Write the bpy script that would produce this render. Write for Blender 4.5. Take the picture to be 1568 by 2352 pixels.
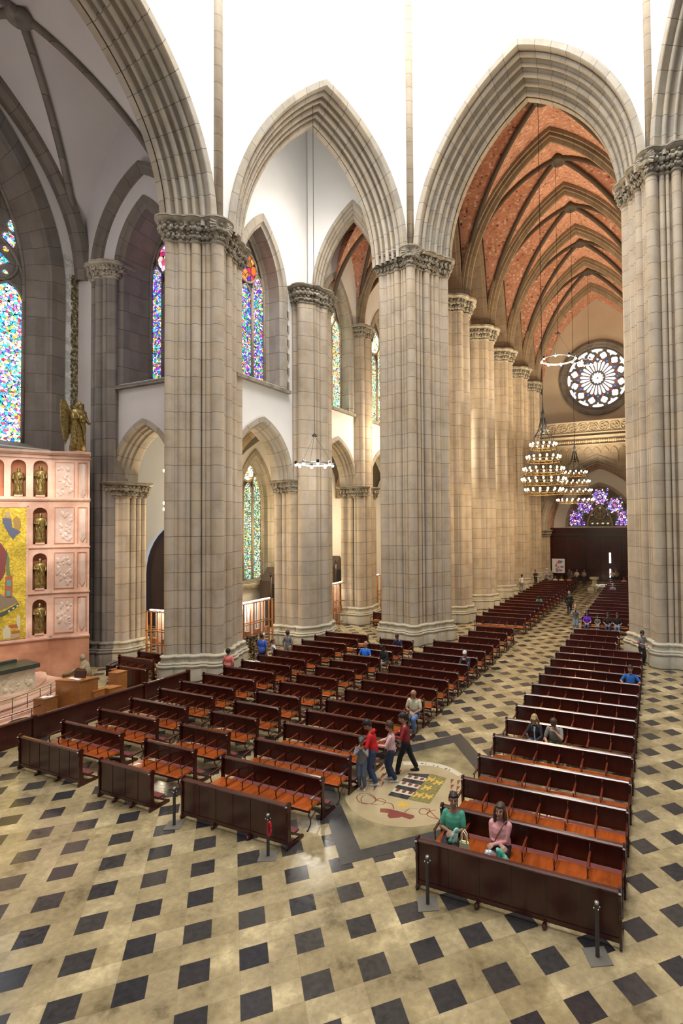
import bpy, bmesh, math, random
from mathutils import Vector, Matrix, noise
PI = math.pi
C = bpy.context.scene.collection
SC = bpy.context.scene
for o in list(bpy.data.objects): bpy.data.objects.remove(o)
# ---------------------------------------------------------------- camera
# x: across the nave, y: along the nave to the entrance, z: up; the camera stands in a gallery 7.2 m up
F_PX, CX, CY, TH = 1200.0, 972.6, 1169.5, 0.415
cd = bpy.data.cameras.new('camera'); cam = bpy.data.objects.new('camera', cd); C.objects.link(cam)
cd.sensor_fit = 'VERTICAL'; cd.sensor_height = 36.0; cd.lens = 36.0 * F_PX / 2352
cd.shift_x = (784 - CX) / 2352; cd.shift_y = -(1176 - CY) / 2352
cd.clip_start = .1; cd.clip_end = 400
_B = Matrix(((math.cos(TH), math.sin(TH), 0), (0, 0, -1), (-math.sin(TH), math.cos(TH), 0)))
_v = Vector((-.0248, 0, -.01))
_M = Matrix.Rotation(_v.length, 3, _v.normalized()) @ _B
r, d, f = _M[0], _M[1], _M[2]
cam.matrix_world = Matrix(((r[0], -d[0], -f[0], 0), (r[1], -d[1], -f[1], 0), (r[2], -d[2], -f[2], 7.2), (0, 0, 0, 1)))
SC.camera = cam
# ---------------------------------------------------------------- light and exposure
SC.view_settings.view_transform = 'Standard'; SC.view_settings.look = 'None'
SC.view_settings.gamma = 1.0; SC.view_settings.use_curve_mapping = False
SC.view_settings.exposure = EXPO = 0.0
W = bpy.data.worlds.new('daylight'); SC.world = W; W.use_nodes = True
W.node_tree.nodes['Background'].inputs[0].default_value = (.93, .96, 1, 1)
W.node_tree.nodes['Background'].inputs[1].default_value = .42
def light(name, kind, loc, power, col=(1, 1, 1), size=1, size_y=None, target=None, spot=None, radius=None):
    l = bpy.data.lights.new(name, kind); l.energy = power; l.color = col
    o = bpy.data.objects.new(name, l); C.objects.link(o); o.location = loc
    if kind == 'AREA':
        l.shape = 'RECTANGLE' if size_y else 'SQUARE'; l.size = size
        if size_y: l.size_y = size_y
    if kind in ('POINT', 'SPOT'): l.shadow_soft_size = radius or .15
    if kind == 'SPOT': l.spot_size = spot or 1.2; l.spot_blend = .8
    if target is not None:
        o.rotation_euler = (Vector(target) - Vector(loc)).to_track_quat('-Z', 'Y').to_euler()
    return o
WARM = (1, .70, .38); SOFT = (1, .86, .66)
# daylight falling through the drum of the dome above the crossing
light('dome_daylight', 'AREA', (-6, 12, 48), 17500, (1, .985, .96), 18, 18, target=(-7, 15, 0))
# ---------------------------------------------------------------- materials
def newmat(name):
    m = bpy.data.materials.new(name); m.use_nodes = True
    nt = m.node_tree; b = nt.nodes['Principled BSDF']; return m, nt, b
class N:
    """small helper to chain shader nodes"""
    def __init__(s, nt): s.nt = nt
    def node(s, t, **k):
        n = s.nt.nodes.new(t)
        for a, b in k.items(): setattr(n, a, b)
        return n
    def put(s, sock, v):
        if hasattr(v, 'is_output') or isinstance(v, bpy.types.NodeSocket): s.nt.links.new(v, sock)
        else: sock.default_value = v
    def math(s, op, a, b=0.0, c=None):
        n = s.node('ShaderNodeMath', operation=op); s.put(n.inputs[0], a); s.put(n.inputs[1], b)
        if c is not None: s.put(n.inputs[2], c)
        return n.outputs[0]
    def mix(s, f, a, b):
        n = s.node('ShaderNodeMix', data_type='RGBA'); s.put(n.inputs[0], f); s.put(n.inputs[6], a); s.put(n.inputs[7], b); return n.outputs[2]
    def mul(s, f, a, b):
        n = s.node('ShaderNodeMix', data_type='RGBA', blend_type='MULTIPLY'); s.put(n.inputs[0], f); s.put(n.inputs[6], a); s.put(n.inputs[7], b); return n.outputs[2]
    def noise(s, vec, scale, detail=3, rough=.55, out=0):
        n = s.node('ShaderNodeTexNoise'); s.put(n.inputs['Vector'], vec) if vec is not None else None
        n.inputs['Scale'].default_value = scale; n.inputs['Detail'].default_value = detail; n.inputs['Roughness'].default_value = rough
        return n.outputs[out]
    def ramp(s, f, stops, interp='LINEAR'):
        n = s.node('ShaderNodeValToRGB'); n.color_ramp.interpolation = interp; e = n.color_ramp.elements
        while len(e) < len(stops): e.new(.5)
        for i, (p, c) in enumerate(stops): e[i].position = p; e[i].color = (*c, 1) if len(c) == 3 else c
        s.put(n.inputs[0], f); return n.outputs[0]
    def comb(s, x, y, z):
        n = s.node('ShaderNodeCombineXYZ'); s.put(n.inputs[0], x); s.put(n.inputs[1], y); s.put(n.inputs[2], z); return n.outputs[0]
    def sep(s, v):
        n = s.node('ShaderNodeSeparateXYZ'); s.put(n.inputs[0], v); return n.outputs
    def pos(s): return s.node('ShaderNodeNewGeometry').outputs['Position']
    def obj(s): return s.node('ShaderNodeTexCoord').outputs['Object']
    def uv(s): return s.node('ShaderNodeTexCoord').outputs['UV']
    def white(s, v, out='Value'):
        n = s.node('ShaderNodeTexWhiteNoise', noise_dimensions='3D'); s.put(n.inputs['Vector'], v); return n.outputs[out]
    def bump(s, h, b, dist=.02, st=.6):
        n = s.node('ShaderNodeBump'); n.inputs['Strength'].default_value = st; n.inputs['Distance'].default_value = dist
        s.put(n.inputs['Height'], h); s.nt.links.new(n.outputs[0], b.inputs['Normal'])
def plain(name, col, rough=.5, metal=0, emit=None, es=1, noise_amt=0, nscale=6, coat=0):
    m, nt, b = newmat(name); n = N(nt)
    b.inputs['Base Color'].default_value = (*col, 1); b.inputs['Roughness'].default_value = rough; b.inputs['Metallic'].default_value = metal
    if noise_amt:
        v = n.noise(n.obj(), nscale)
        k = n.ramp(v, [(.3, (1 - noise_amt,) * 3), (.7, (1 + noise_amt * .3,) * 3)])
        n.put(b.inputs['Base Color'], n.mul(1, (*col, 1), k))
    if coat: b.inputs['Coat Weight'].default_value = coat; b.inputs['Coat Roughness'].default_value = .15
    if emit: b.inputs['Emission Color'].default_value = (*emit, 1); b.inputs['Emission Strength'].default_value = es
    return m
def stone_mat(name, col, course=.83, use_uv=False, var=.16, dark=.25, rough=.75):
    """dressed granite: joints every course, each drum of its own tone, fine grain"""
    m, nt, b = newmat(name); n = N(nt)
    if use_uv: u, v, _ = n.sep(n.uv()); key = n.math('FLOOR', n.math('MULTIPLY', u, 1.9)); z = v
    else:
        p = n.pos(); x, y, z = n.sep(p)
        key = n.math('FLOOR', n.math('ADD', n.math('MULTIPLY', x, 1.3), n.math('MULTIPLY', y, 1.7)))
    zz = n.math('DIVIDE', z, course); fl = n.math('FLOOR', zz); fr = n.math('FRACT', zz)
    joint = n.math('LESS_THAN', n.math('MINIMUM', fr, n.math('SUBTRACT', 1, fr)), .012)
    tone = n.white(n.comb(fl, key, 0)); tone2 = n.white(n.comb(fl, key, 7.7))
    p = n.pos()
    g = n.noise(p, 1.1, 5, .6); fine = n.noise(p, 38, 2, .7)
    base = n.mix(tone2, (*col, 1), (col[0] * 1.0, col[1] * .95, col[2] * .86, 1))
    base = n.mul(1, base, n.ramp(tone, [(0, (1 - var,) * 3), (1, (1.06,) * 3)]))
    base = n.mul(1, base, n.ramp(g, [(.3, (.80, .78, .75)), (.55, (1, 1, 1)), (.8, (1.05, 1.04, 1))]))
    base = n.mul(1, base, n.ramp(fine, [(.3, (.9,) * 3), (.7, (1.06,) * 3)]))
    base = n.mix(joint, base, (col[0] * dark, col[1] * dark, col[2] * dark, 1))
    n.put(b.inputs['Base Color'], base); b.inputs['Roughness'].default_value = rough
    n.bump(n.math('ADD', n.math('MULTIPLY', fine, .15), n.math('MULTIPLY', joint, -1)), b, .012, .5)
    return m
def glass_mat(name, cols, scale=(5, 5, 5), st=2.2, white=.25, lead=.05):
    """stained glass lit by the day behind it: leaded cells of many colours"""
    m, nt, b = newmat(name); n = N(nt)
    mp = n.node('ShaderNodeMapping'); n.put(mp.inputs['Vector'], n.pos()); mp.inputs['Scale'].default_value = scale
    v1 = n.node('ShaderNodeTexVoronoi'); n.put(v1.inputs['Vector'], mp.outputs[0]); v1.inputs['Scale'].default_value = 1
    v2 = n.node('ShaderNodeTexVoronoi', feature='DISTANCE_TO_EDGE'); n.put(v2.inputs['Vector'], mp.outputs[0]); v2.inputs['Scale'].default_value = 1
    big = n.noise(n.pos(), 1.1, 2)
    r, g, bl = n.sep(v1.outputs['Color'])
    sel = n.math('FRACT', n.math('ADD', n.math('MULTIPLY', r, .75), n.math('MULTIPLY', big, .9)))
    k = len(cols); c = n.ramp(sel, [(i / k, q) for i, q in enumerate(cols)], 'CONSTANT')
    c = n.mix(n.math('LESS_THAN', g, white), c, (1, .97, .9, 1))
    val = n.math('ADD', n.math('MULTIPLY', bl, 1.3), .25)
    val = n.math('MULTIPLY', val, n.math('GREATER_THAN', v2.outputs['Distance'], lead))
    b.inputs['Base Color'].default_value = (.02, .02, .02, 1); b.inputs['Roughness'].default_value = .3
    n.put(b.inputs['Emission Color'], c); n.put(b.inputs['Emission Strength'], n.math('MULTIPLY', val, st))
    return m
def wood_mat(name, col, rough=.28, coat=.5, axis=0, var=.35):
    m, nt, b = newmat(name); n = N(nt)
    mp = n.node('ShaderNodeMapping'); n.put(mp.inputs['Vector'], n.pos())
    sc = [9, 9, 9]; sc[axis] = 1.1; mp.inputs['Scale'].default_value = sc
    g = n.noise(mp.outputs[0], 1.6, 4, .6); big = n.noise(n.pos(), .8, 2)
    c = n.mul(1, (*col, 1), n.ramp(g, [(.3, (1 - var,) * 3), (.7, (1 + var * .5,) * 3)]))
    c = n.mul(1, c, n.ramp(big, [(.3, (.7, .7, .7)), (.7, (1.2, 1.15, 1.1))]))
    n.put(b.inputs['Base Color'], c); b.inputs['Roughness'].default_value = rough
    b.inputs['Coat Weight'].default_value = coat; b.inputs['Coat Roughness'].default_value = .12
    return m
STONE = (.50, .42, .325)
M = {}
M['stone'] = stone_mat('granite_drums', STONE, var=.09)
M['arch'] = stone_mat('granite_voussoirs', (.45, .40, .33), 1.0, True)
M['base'] = stone_mat('granite_base', (.46, .42, .33), 5.0, var=.05)
M['carved'] = plain('carved_stone', (.36, .315, .24), .85, noise_amt=.45, nscale=2.2)
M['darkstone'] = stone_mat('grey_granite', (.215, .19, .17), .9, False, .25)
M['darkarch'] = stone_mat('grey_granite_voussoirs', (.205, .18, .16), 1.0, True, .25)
M['rib'] = stone_mat('vault_rib_stone', (.33, .25, .165), .9, True, .15)
M['plaster'] = plain('white_plaster', (.84, .82, .78), .9, noise_amt=.05, nscale=.5)
M['dimdirtplaster'] = plain('dim_dirty_plaster', (.62, .585, .575), .9, noise_amt=.06, nscale=.5)  # white plaster greyed: the transept's dim light put into the colour, plus dirt
M['agedgilt'] = plain('aged_gilt_metal', (.16, .10, .035), .4, .7)
M['bronze'] = plain('bronze', (.32, .225, .075), .4, .65, noise_amt=.65, nscale=9)
M['gilt'] = plain('gilded_wood', (.42, .29, .08), .42, .6, noise_amt=.5, nscale=6)
M['iron'] = plain('black_iron', (.02, .02, .02), .4, .6)
M['steel'] = plain('brushed_steel', (.5, .5, .5), .35, .9)
M['bulb'] = plain('lit_bulb', (1, .9, .7), .3, emit=(1, .82, .50), es=26)
M['bulbw'] = plain('lit_white_lamp', (1, 1, 1), .3, emit=(1, .95, .85), es=22)
M['wood'] = wood_mat('mahogany_panel', (.052, .0068, .0038), .3, .22, 2)
M['woodx'] = wood_mat('mahogany_rail', (.075, .014, .008), .24, .5, 0)
M['seat'] = wood_mat('orange_seat_wood', (.42, .088, .014), .28, .4, 1)
M['arm'] = wood_mat('mahogany_arm', (.17, .028, .009), .3, .4, 1)
M['darkwood'] = wood_mat('dark_wood', (.045, .012, .008), .35, .4, 2)
M['oak'] = wood_mat('orange_oak', (.42, .17, .045), .35, .3, 0, .25)
M['kneel'] = plain('mauve_vinyl', (.17, .04, .045), .45)
M['white'] = plain('white_card', (.82, .82, .85), .6)
M['black'] = plain('black_cloth', (.015, .015, .018), .8)
# ---------------------------------------------------------------- mesh helpers
def tag(o, label=None, cat=None, group=None, kind=None):
    if label: o['label'] = label
    if cat: o['category'] = cat
    if group: o['group'] = group
    if kind: o['kind'] = kind
    return o
def empty(name, loc=(0, 0, 0), rz=0, **k):
    o = bpy.data.objects.new(name, None); C.objects.link(o); o.location = loc; o.rotation_euler = (0, 0, rz); o.empty_display_size = .2
    return tag(o, **k)
def build(name, bm, mat, parent=None, smooth=False, **k):
    me = bpy.data.meshes.new(name)
    bmesh.ops.recalc_face_normals(bm, faces=bm.faces) if k.pop('recalc', True) else None
    bm.to_mesh(me); bm.free()
    for q in (mat if isinstance(mat, (list, tuple)) else [mat]): me.materials.append(q)
    if smooth:
        for p in me.polygons: p.use_smooth = True
        if smooth == 'auto':
            me.set_sharp_from_angle(angle=math.radians(38))
    o = bpy.data.objects.new(name, me); C.objects.link(o)
    if parent is not None: o.parent = parent
    return tag(o, **k)
def nb(): return bmesh.new()
def box(bm, x0, x1, y0, y1, z0, z1, mi=0):
    vs = [bm.verts.new(p) for p in ((x0, y0, z0), (x1, y0, z0), (x1, y1, z0), (x0, y1, z0), (x0, y0, z1), (x1, y0, z1), (x1, y1, z1), (x0, y1, z1))]
    fs = [bm.faces.new([vs[i] for i in q]) for q in ((0, 3, 2, 1), (4, 5, 6, 7), (0, 1, 5, 4), (1, 2, 6, 5), (2, 3, 7, 6), (3, 0, 4, 7))]
    for f_ in fs: f_.material_index = mi
    return vs
def obox(bm, o, ux, uy, sx, sy, z0, z1):
    """box with its ground rectangle from corner o along unit ux, uy"""
    o = Vector(o[:2]); a = Vector(ux[:2]) * sx; b = Vector(uy[:2]) * sy
    P = [o, o + a, o + a + b, o + b]
    vs = [bm.verts.new((p.x, p.y, z)) for z in (z0, z1) for p in P]
    for q in ((0, 3, 2, 1), (4, 5, 6, 7), (0, 1, 5, 4), (1, 2, 6, 5), (2, 3, 7, 6), (3, 0, 4, 7)): bm.faces.new([vs[i] for i in q])
def rings(bm, rs, cap0=True, cap1=True, closed=True, uv=None):
    """loft through rings of points"""
    vr = [[bm.verts.new(p) for p in r_] for r_ in rs]
    n = len(vr[0]); L = bm.loops.layers.uv.verify() if uv else None
    for i in range(len(vr) - 1):
        for j in range(n if closed else n - 1):
            k = (j + 1) % n
            f_ = bm.faces.new((vr[i][j], vr[i][k], vr[i + 1][k], vr[i + 1][j]))
            if uv:
                for l, (a, b) in zip(f_.loops, ((i, j), (i, j + 1), (i + 1, j + 1), (i + 1, j))): l[L].uv = (uv[1][b], uv[0][a])
    if cap0 and closed: bm.faces.new(list(reversed(vr[0])))
    if cap1 and closed: bm.faces.new(vr[-1])
    return vr
def tube(bm, pts, r, seg=8, r2=None):
    pts = [Vector(p) for p in pts]; n = len(pts); rs = []
    up = Vector((0, 0, 1)); d0 = (pts[1] - pts[0]).normalized()
    if abs(d0.dot(up)) > .95: up = Vector((1, 0, 0))
    a = d0.cross(up).normalized()
    for i in range(n):
        d_ = (pts[min(i + 1, n - 1)] - pts[max(i - 1, 0)]).normalized()
        a = (a - d_ * a.dot(d_)).normalized(); b = d_.cross(a)
        rr = r if r2 is None else r + (r2 - r) * i / (n - 1)
        if isinstance(r, (list, tuple)): rr = r[i]
        rs.append([pts[i] + (a * math.cos(2 * PI * k / seg) + b * math.sin(2 * PI * k / seg)) * rr for k in range(seg)])
    return rings(bm, rs)
def ball(bm, c, r, seg=10, rg=7, sc=(1, 1, 1), rot=None):
    c = Vector(c); top = []
    rs = []
    for i in range(1, rg):
        ph = PI * i / rg
        ring = []
        for k in range(seg):
            p = Vector((math.sin(ph) * math.cos(2 * PI * k / seg) * sc[0], math.sin(ph) * math.sin(2 * PI * k / seg) * sc[1], -math.cos(ph) * sc[2])) * r
            if rot is not None: p = rot @ p
            ring.append(bm.verts.new(c + p))
        rs.append(ring)
    pb = Vector((0, 0, -sc[2] * r)); pt = -pb
    if rot is not None: pb = rot @ pb; pt = rot @ pt
    vb = bm.verts.new(c + pb); vt = bm.verts.new(c + pt)
    for k in range(seg):
        bm.faces.new((vb, rs[0][(k + 1) % seg], rs[0][k])); bm.faces.new((vt, rs[-1][k], rs[-1][(k + 1) % seg]))
        for i in range(len(rs) - 1): bm.faces.new((rs[i][k], rs[i][(k + 1) % seg], rs[i + 1][(k + 1) % seg], rs[i + 1][k]))
def lathe(bm, c, prof, seg=16):
    rings(bm, [[(c[0] + r_ * math.cos(2 * PI * k / seg), c[1] + r_ * math.sin(2 * PI * k / seg), c[2] + z) for k in range(seg)] for r_, z in prof])
def prism(bm, pts, z0, z1):
    rings(bm, [[(x, y, z0) for x, y in pts], [(x, y, z1) for x, y in pts]])
def extr(bm, pts, vec):
    """polygon given by 3-D points pushed along vec"""
    rings(bm, [pts, [tuple(Vector(p) + Vector(vec)) for p in pts]])
class Fr:
    """wall frame: o origin on plan, t along the wall, n into the wall (depth)"""
    def __init__(s, o, t, n): s.o = Vector((o[0], o[1], 0)); s.t = Vector((t[0], t[1], 0)).normalized(); s.n = Vector((n[0], n[1], 0)).normalized()
    def p(s, a, d_, z): v = s.o + s.t * a + s.n * d_; return (v.x, v.y, z)
def arc_pts(half, rise, k=14):
    """right half of a pointed arch from spring (half,0) to apex (0,rise)"""
    r_ = (half * half + rise * rise) / (2 * half); c = half - r_
    a1 = math.atan2(rise, -c)
    return [(c + r_ * math.cos(a1 * i / k), r_ * math.sin(a1 * i / k)) for i in range(k + 1)]
def arch_z(half, rise, x):
    r_ = (half * half + rise * rise) / (2 * half); c = half - r_
    return math.sqrt(max(0, r_ * r_ - (abs(x) - c) ** 2))
def arch_path(ac, half, rise, zs, s=0, zb=None, k=14):
    """pointed arch line inset by s; goes from left foot over the apex to the right foot"""
    r_ = (half * half + rise * rise) / (2 * half); c = half - r_; rr = r_ - s; h2 = half - s
    rise2 = math.sqrt(max(.01, rr * rr - c * c)); a1 = math.atan2(rise2, -c)
    R = [(c + rr * math.cos(a1 * i / k), rr * math.sin(a1 * i / k)) for i in range(k + 1)]
    if zb is not None and zb < zs: R = [(h2, zb - zs)] + R
    P = [(-x, z) for x, z in R] + [(x, z) for x, z in reversed(R[:-1])]
    return [(ac + x, zs + z) for x, z in P]
def sweep_arch(bm, fr, ac, half, rise, zs, prof, zb=None, k=14, shear=0.0, d0=0.0, vs=1.0):
    """moulded archivolt (and jambs down to zb): prof is a list of (inset, depth)"""
    rs = []; 
    for s, dd in prof:
        rs.append([fr.p(a, dd + d0, z + shear * (a - ac)) for a, z in arch_path(ac, half, rise, zs, s, zb, k)])
    n = len(rs[0]); cols = [[rs[j][i] for j in range(len(rs))] for i in range(n)]
    L = [0.0]
    for i in range(1, n): L.append(L[-1] + (Vector(cols[i][0]) - Vector(cols[i - 1][0])).length)
    q = [0.0]
    for j in range(1, len(prof)): q.append(q[-1] + math.hypot(prof[j][0] - prof[j - 1][0], prof[j][1] - prof[j - 1][1]))
    q.append(0)
    rings(bm, cols, closed=False, uv=([x * vs for x in L], q))
def wall_open(bm, fr, a0, a1, z0, z1, ops, step=.35, d=0.0):
    """flat wall from a0 to a1 with pointed openings (ac, half, zb, zs, rise)"""
    xs = {a0, a1}
    for ac, h, zb, zs, rise in ops:
        xs |= {ac - h, ac + h, ac}
        xs |= {ac - h + 2 * h * i / 24 for i in range(25)}
    xs = sorted(x for x in xs if a0 <= x <= a1)
    ys = []
    for i in range(len(xs) - 1):
        if xs[i + 1] - xs[i] < 1e-6: continue
        L, R = xs[i], xs[i + 1]; m = (L + R) / 2
        cut = []
        for ac, h, zb, zs, rise in ops:
            if abs(m - ac) < h: cut.append((zb, zs + arch_z(h, rise, L - ac), zs + arch_z(h, rise, R - ac)))
        cut.sort(); lo = (z0, z0)
        for zb, tl, tr in cut:
            if zb > lo[0] + 1e-4 or zb > lo[1]: quad(bm, fr, L, R, lo, (zb, zb), d)
            lo = (tl, tr)
        quad(bm, fr, L, R, lo, (z1, z1), d)
def quad(bm, fr, L, R, lo, hi, d):
    P = [fr.p(L, d, lo[0]), fr.p(R, d, lo[1]), fr.p(R, d, hi[1]), fr.p(L, d, hi[0])]
    bm.faces.new([bm.verts.new(p) for p in P])
# ================================================================ FLOOR
def floor_mat():
    m, nt, b = newmat('stone_floor_pattern'); n = N(nt)
    p = n.pos(); x, y, z = n.sep(p)
    x = n.math('ADD', x, 6.8896); y = n.math('SUBTRACT', y, 6.3292)
    LT = .9098; ca, sa = math.cos(math.radians(44.01)) / LT, math.sin(math.radians(44.01)) / LT
    P = n.math('ADD', n.math('MULTIPLY', x, ca), n.math('MULTIPLY', y, sa))
    Q = n.math('SUBTRACT', n.math('MULTIPLY', y, ca), n.math('MULTIPLY', x, sa))
    iP = n.math('FLOOR', n.math('ADD', P, .5)); iQ = n.math('FLOOR', n.math('ADD', Q, .5))
    fP = n.math('ABSOLUTE', n.math('SUBTRACT', P, iP)); fQ = n.math('ABSOLUTE', n.math('SUBTRACT', Q, iQ))
    h = .25
    inP = n.math('LESS_THAN', fP, h); inQ = n.math('LESS_THAN', fQ, h)
    dark = n.math('MULTIPLY', inP, inQ)
    # long slabs between the dark squares, laid alternately in the two directions
    lP = n.math('LESS_THAN', n.math('ABSOLUTE', n.math('SUBTRACT', fP, h)), .008)
    lQ = n.math('LESS_THAN', n.math('ABSOLUTE', n.math('SUBTRACT', fQ, h)), .008)
    nQ = n.math('SUBTRACT', 1, inQ)
    gP = n.math('FLOOR', n.math('ADD', P, h)); rP = n.math('FRACT', n.math('ADD', P, h))
    cut = n.math('MULTIPLY', n.math('LESS_THAN', rP, .012), nQ)
    seam = n.math('MAXIMUM', n.math('MAXIMUM', n.math('MULTIPLY', lP, inQ), lQ), cut)
    key = n.comb(n.math('ADD', n.math('MULTIPLY', n.math('FLOOR', P), inQ), n.math('MULTIPLY', gP, nQ)), n.math('ADD', n.math('MULTIPLY', iQ, inQ), n.math('MULTIPLY', n.math('ADD', n.math('FLOOR', Q), .37), nQ)), inQ)
    t = n.white(key); t2 = n.white(n.comb(iP, iQ, 3.3))
    veins = n.noise(p, 1.0, 6, .65); fine = n.noise(p, 9, 4, .6)
    light_c = n.mix(t, (.30, .24, .135, 1), (.42, .345, .21, 1))
    light_c = n.mul(1, light_c, n.ramp(veins, [(.32, (.42, .39, .35)), (.43, (.84, .81, .75)), (.55, (1.05, 1.02, .95)), (.66, (1.5, 1.47, 1.38)), (.74, (1.9, 1.88, 1.8))]))
    light_c = n.mul(1, light_c, n.ramp(fine, [(.3, (.85, .83, .8)), (.7, (1.12, 1.12, 1.12))]))
    dark_c = n.mix(t2, (.026, .025, .028, 1), (.055, .048, .042, 1))
    dark_c = n.mul(1, dark_c, n.ramp(fine, [(.3, (.8,) * 3), (.7, (1.25,) * 3)]))
    c = n.mix(n.math('MULTIPLY', seam, .25), light_c, (.16, .12, .06, 1)); c = n.mix(dark, c, dark_c)
    n.put(b.inputs['Base Color'], c)
    n.put(b.inputs['Roughness'], n.ramp(fine, [(.3, (.10,) * 3), (.75, (.24,) * 3)]))
    b.inputs['Specular IOR Level'].default_value = .45
    return m
M['floor'] = floor_mat()
bm = nb(); box(bm, -39, 12, -6, 70, -.3, 0); build('floor', bm, M['floor'], kind='structure')

# ================================================================ star-shaped compound piers
def star_ring(c, shapes, off, z, seg=200, dv=0.0):
    out = []
    for k in range(seg):
        a = 2 * PI * k / seg; dx, dy = math.cos(a), math.sin(a); best = .05
        for s in shapes:
            if s[0] == 'c':
                ox, oy, r_ = s[1] - c[0], s[2] - c[1], s[3] + off
                bq = dx * ox + dy * oy; q = bq * bq - (ox * ox + oy * oy - r_ * r_)
                if q > 0: best = max(best, bq + math.sqrt(q))
            else:
                t = 1e9; pts = s[1]
                for i in range(len(pts)):
                    (x1, y1), (x2, y2) = pts[i], pts[(i + 1) % len(pts)]
                    nx, ny = y2 - y1, x1 - x2; l = math.hypot(nx, ny); nx /= l; ny /= l
                    de = nx * dx + ny * dy
                    if de > 1e-9: t = min(t, (nx * (x1 - c[0]) + ny * (y1 - c[1]) + off) / de)
                best = max(best, t)
        out.append((c[0] + dx * best, c[1] + dy * best, z))
    return out
def ccw(p):
    a = sum(p[i][0] * p[(i + 1) % len(p)][1] - p[(i + 1) % len(p)][0] * p[i][1] for i in range(len(p)))
    return p if a > 0 else p[::-1]
def leaves(bm, c, shapes, off, z, r_, step, rnd, seg=360, shell=None):
    """row of curled leaves and blossoms set round a capital"""
    ring = star_ring(c, shapes, off, z, seg); acc = 0; n = len(ring)
    for i in range(n):
        p, q = Vector(ring[i]), Vector(ring[(i + 1) % n]); acc += (q - p).length
        if acc < step: continue
        acc = 0; d_ = (p - Vector((c[0], c[1], z))); d_.z = 0; d_.normalize()
        R = Matrix.Rotation(math.atan2(d_.y, d_.x), 3, 'Z') @ Matrix.Rotation(rnd.uniform(-.5, .2), 3, 'Y')
        s = r_ * rnd.uniform(.8, 1.2)
        ball(bm, p, s, 7, 5, (.6, .95, rnd.uniform(.9, 1.35)), R)
        ball(bm, p + d_ * s * .55 + Vector((0, 0, s * .75)), s * .48, 6, 4, (1, 1.3, .8), R)
        for sg in (-1, 1):
            ball(bm, p + R @ Vector((s * .35, sg * s * .65, -s * .3)), s * .42, 5, 4, (.8, 1, 1.3), R)
def pier(name, c, shapes, ztop, capz, label, cat='pillar', seg=200, base=1.0, capsize=1.0, mat='stone', shellpos=None, group=None, seed=1):
    root = empty(name, (c[0], c[1], 0), label=label, cat=cat, group=group)
    L = [(s[0], s[1] - c[0], s[2] - c[1], s[3]) if s[0] == 'c' else ('p', [(x - c[0], y - c[1]) for x, y in s[1]]) for s in shapes]
    o = (0, 0); b = base
    bm = nb(); prof = [(0, .46), (.60, .46), (.64, .42), (.66, .49), (.72, .52), (.76, .49), (.78, .38), (.83, .42), (.87, .38), (.88, .22), (1.06, .20), (1.10, .27), (1.15, .27), (1.19, .16), (1.22, .02)]
    rings(bm, [star_ring(o, L, q * b * .62, z * b, seg) for z, q in prof], cap1=False)
    build('pillar_base', bm, M['base'] if mat == 'stone' else M['darkstone'], root, smooth='auto')
    zc0 = capz; zc1 = ztop
    bm = nb(); rings(bm, [star_ring(o, L, 0, 1.15 * b, seg), star_ring(o, L, 0, zc0 + .1, seg)], cap0=False, cap1=False)
    build('shaft', bm, M[mat], root, smooth='auto')
    h = zc1 - zc0; cs = capsize
    bm = nb(); prof = [(0, 0), (.02, .07), (.07, .09), (.12, .05), (.15, .02), (.45 * h, .08), (.7 * h, .16), (.80 * h, .22), (.84 * h, .46), (.90 * h, .54), (.93 * h, .50), (.94 * h, .56), (h, .56)]
    rings(bm, [star_ring(o, L, q * cs, zc0 + z, seg) for z, q in prof], cap0=False)
    rnd = random.Random(seed)
    leaves(bm, o, L, .10 * cs, zc0 + .26 * h, .12 * h, .20 * h, rnd)
    leaves(bm, o, L, .22 * cs, zc0 + .58 * h, .15 * h, .23 * h, rnd)
    if shellpos:
        p = Vector((shellpos[0] - c[0], shellpos[1] - c[1], zc0 + .62 * h)); d_ = Vector((p.x, p.y, 0)).normalized()
        t = Vector((-d_.y, d_.x, 0)); p = p + d_ * .42
        for k in range(15):
            a = PI * (k / 14) * 1.35 - .55; e = p + (t * math.cos(a) + Vector((0, 0, 1)) * math.sin(a)) * .52
            tube(bm, [p - Vector((0, 0, .1)), p.lerp(e, .6) + d_ * .16, e + d_ * .05], [.03, .06, .07], 5)
    build('capital', bm, M['carved'], root, smooth='auto')
    return root
def flank(S, n, t, D, s, spec):
    """shafts on the line from the corner shaft S back along a splayed jamb"""
    e = (S[0] + n[0] * D + t[0] * s, S[1] + n[1] * D + t[1] * s); L = math.hypot(e[0] - S[0], e[1] - S[1])
    u = ((e[0] - S[0]) / L, (e[1] - S[1]) / L)
    return e, [('c', S[0] + u[0] * q * L, S[1] + u[1] * q * L, r_) for q, r_ in spec]
def inset(poly, d):
    cx_ = sum(p[0] for p in poly) / len(poly); cy_ = sum(p[1] for p in poly) / len(poly)
    return [(x + (cx_ - x) * d, y + (cy_ - y) * d) for x, y in poly]
S1, S2, S3 = (-18.756, 18.571), (-12.993, 27.923), (.195, 28.24)
T12 = Vector((S2[0] - S1[0], S2[1] - S1[1])).normalized(); N12 = Vector((-T12.y, T12.x))
S4 = (S3[0] + 5.76, S3[1] - 9.35); T34 = Vector((S4[0] - S3[0], S4[1] - S3[1])).normalized(); N34 = Vector((T34.y, -T34.x)) * -1
N34 = Vector((-T34.y, T34.x))
S0 = (-18.756, 7.2)
SPEC = [(.175, .13), (.27, .09), (.42, .22), (.575, .12), (.70, .17), (.81, .10), (.94, .22)]
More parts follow.
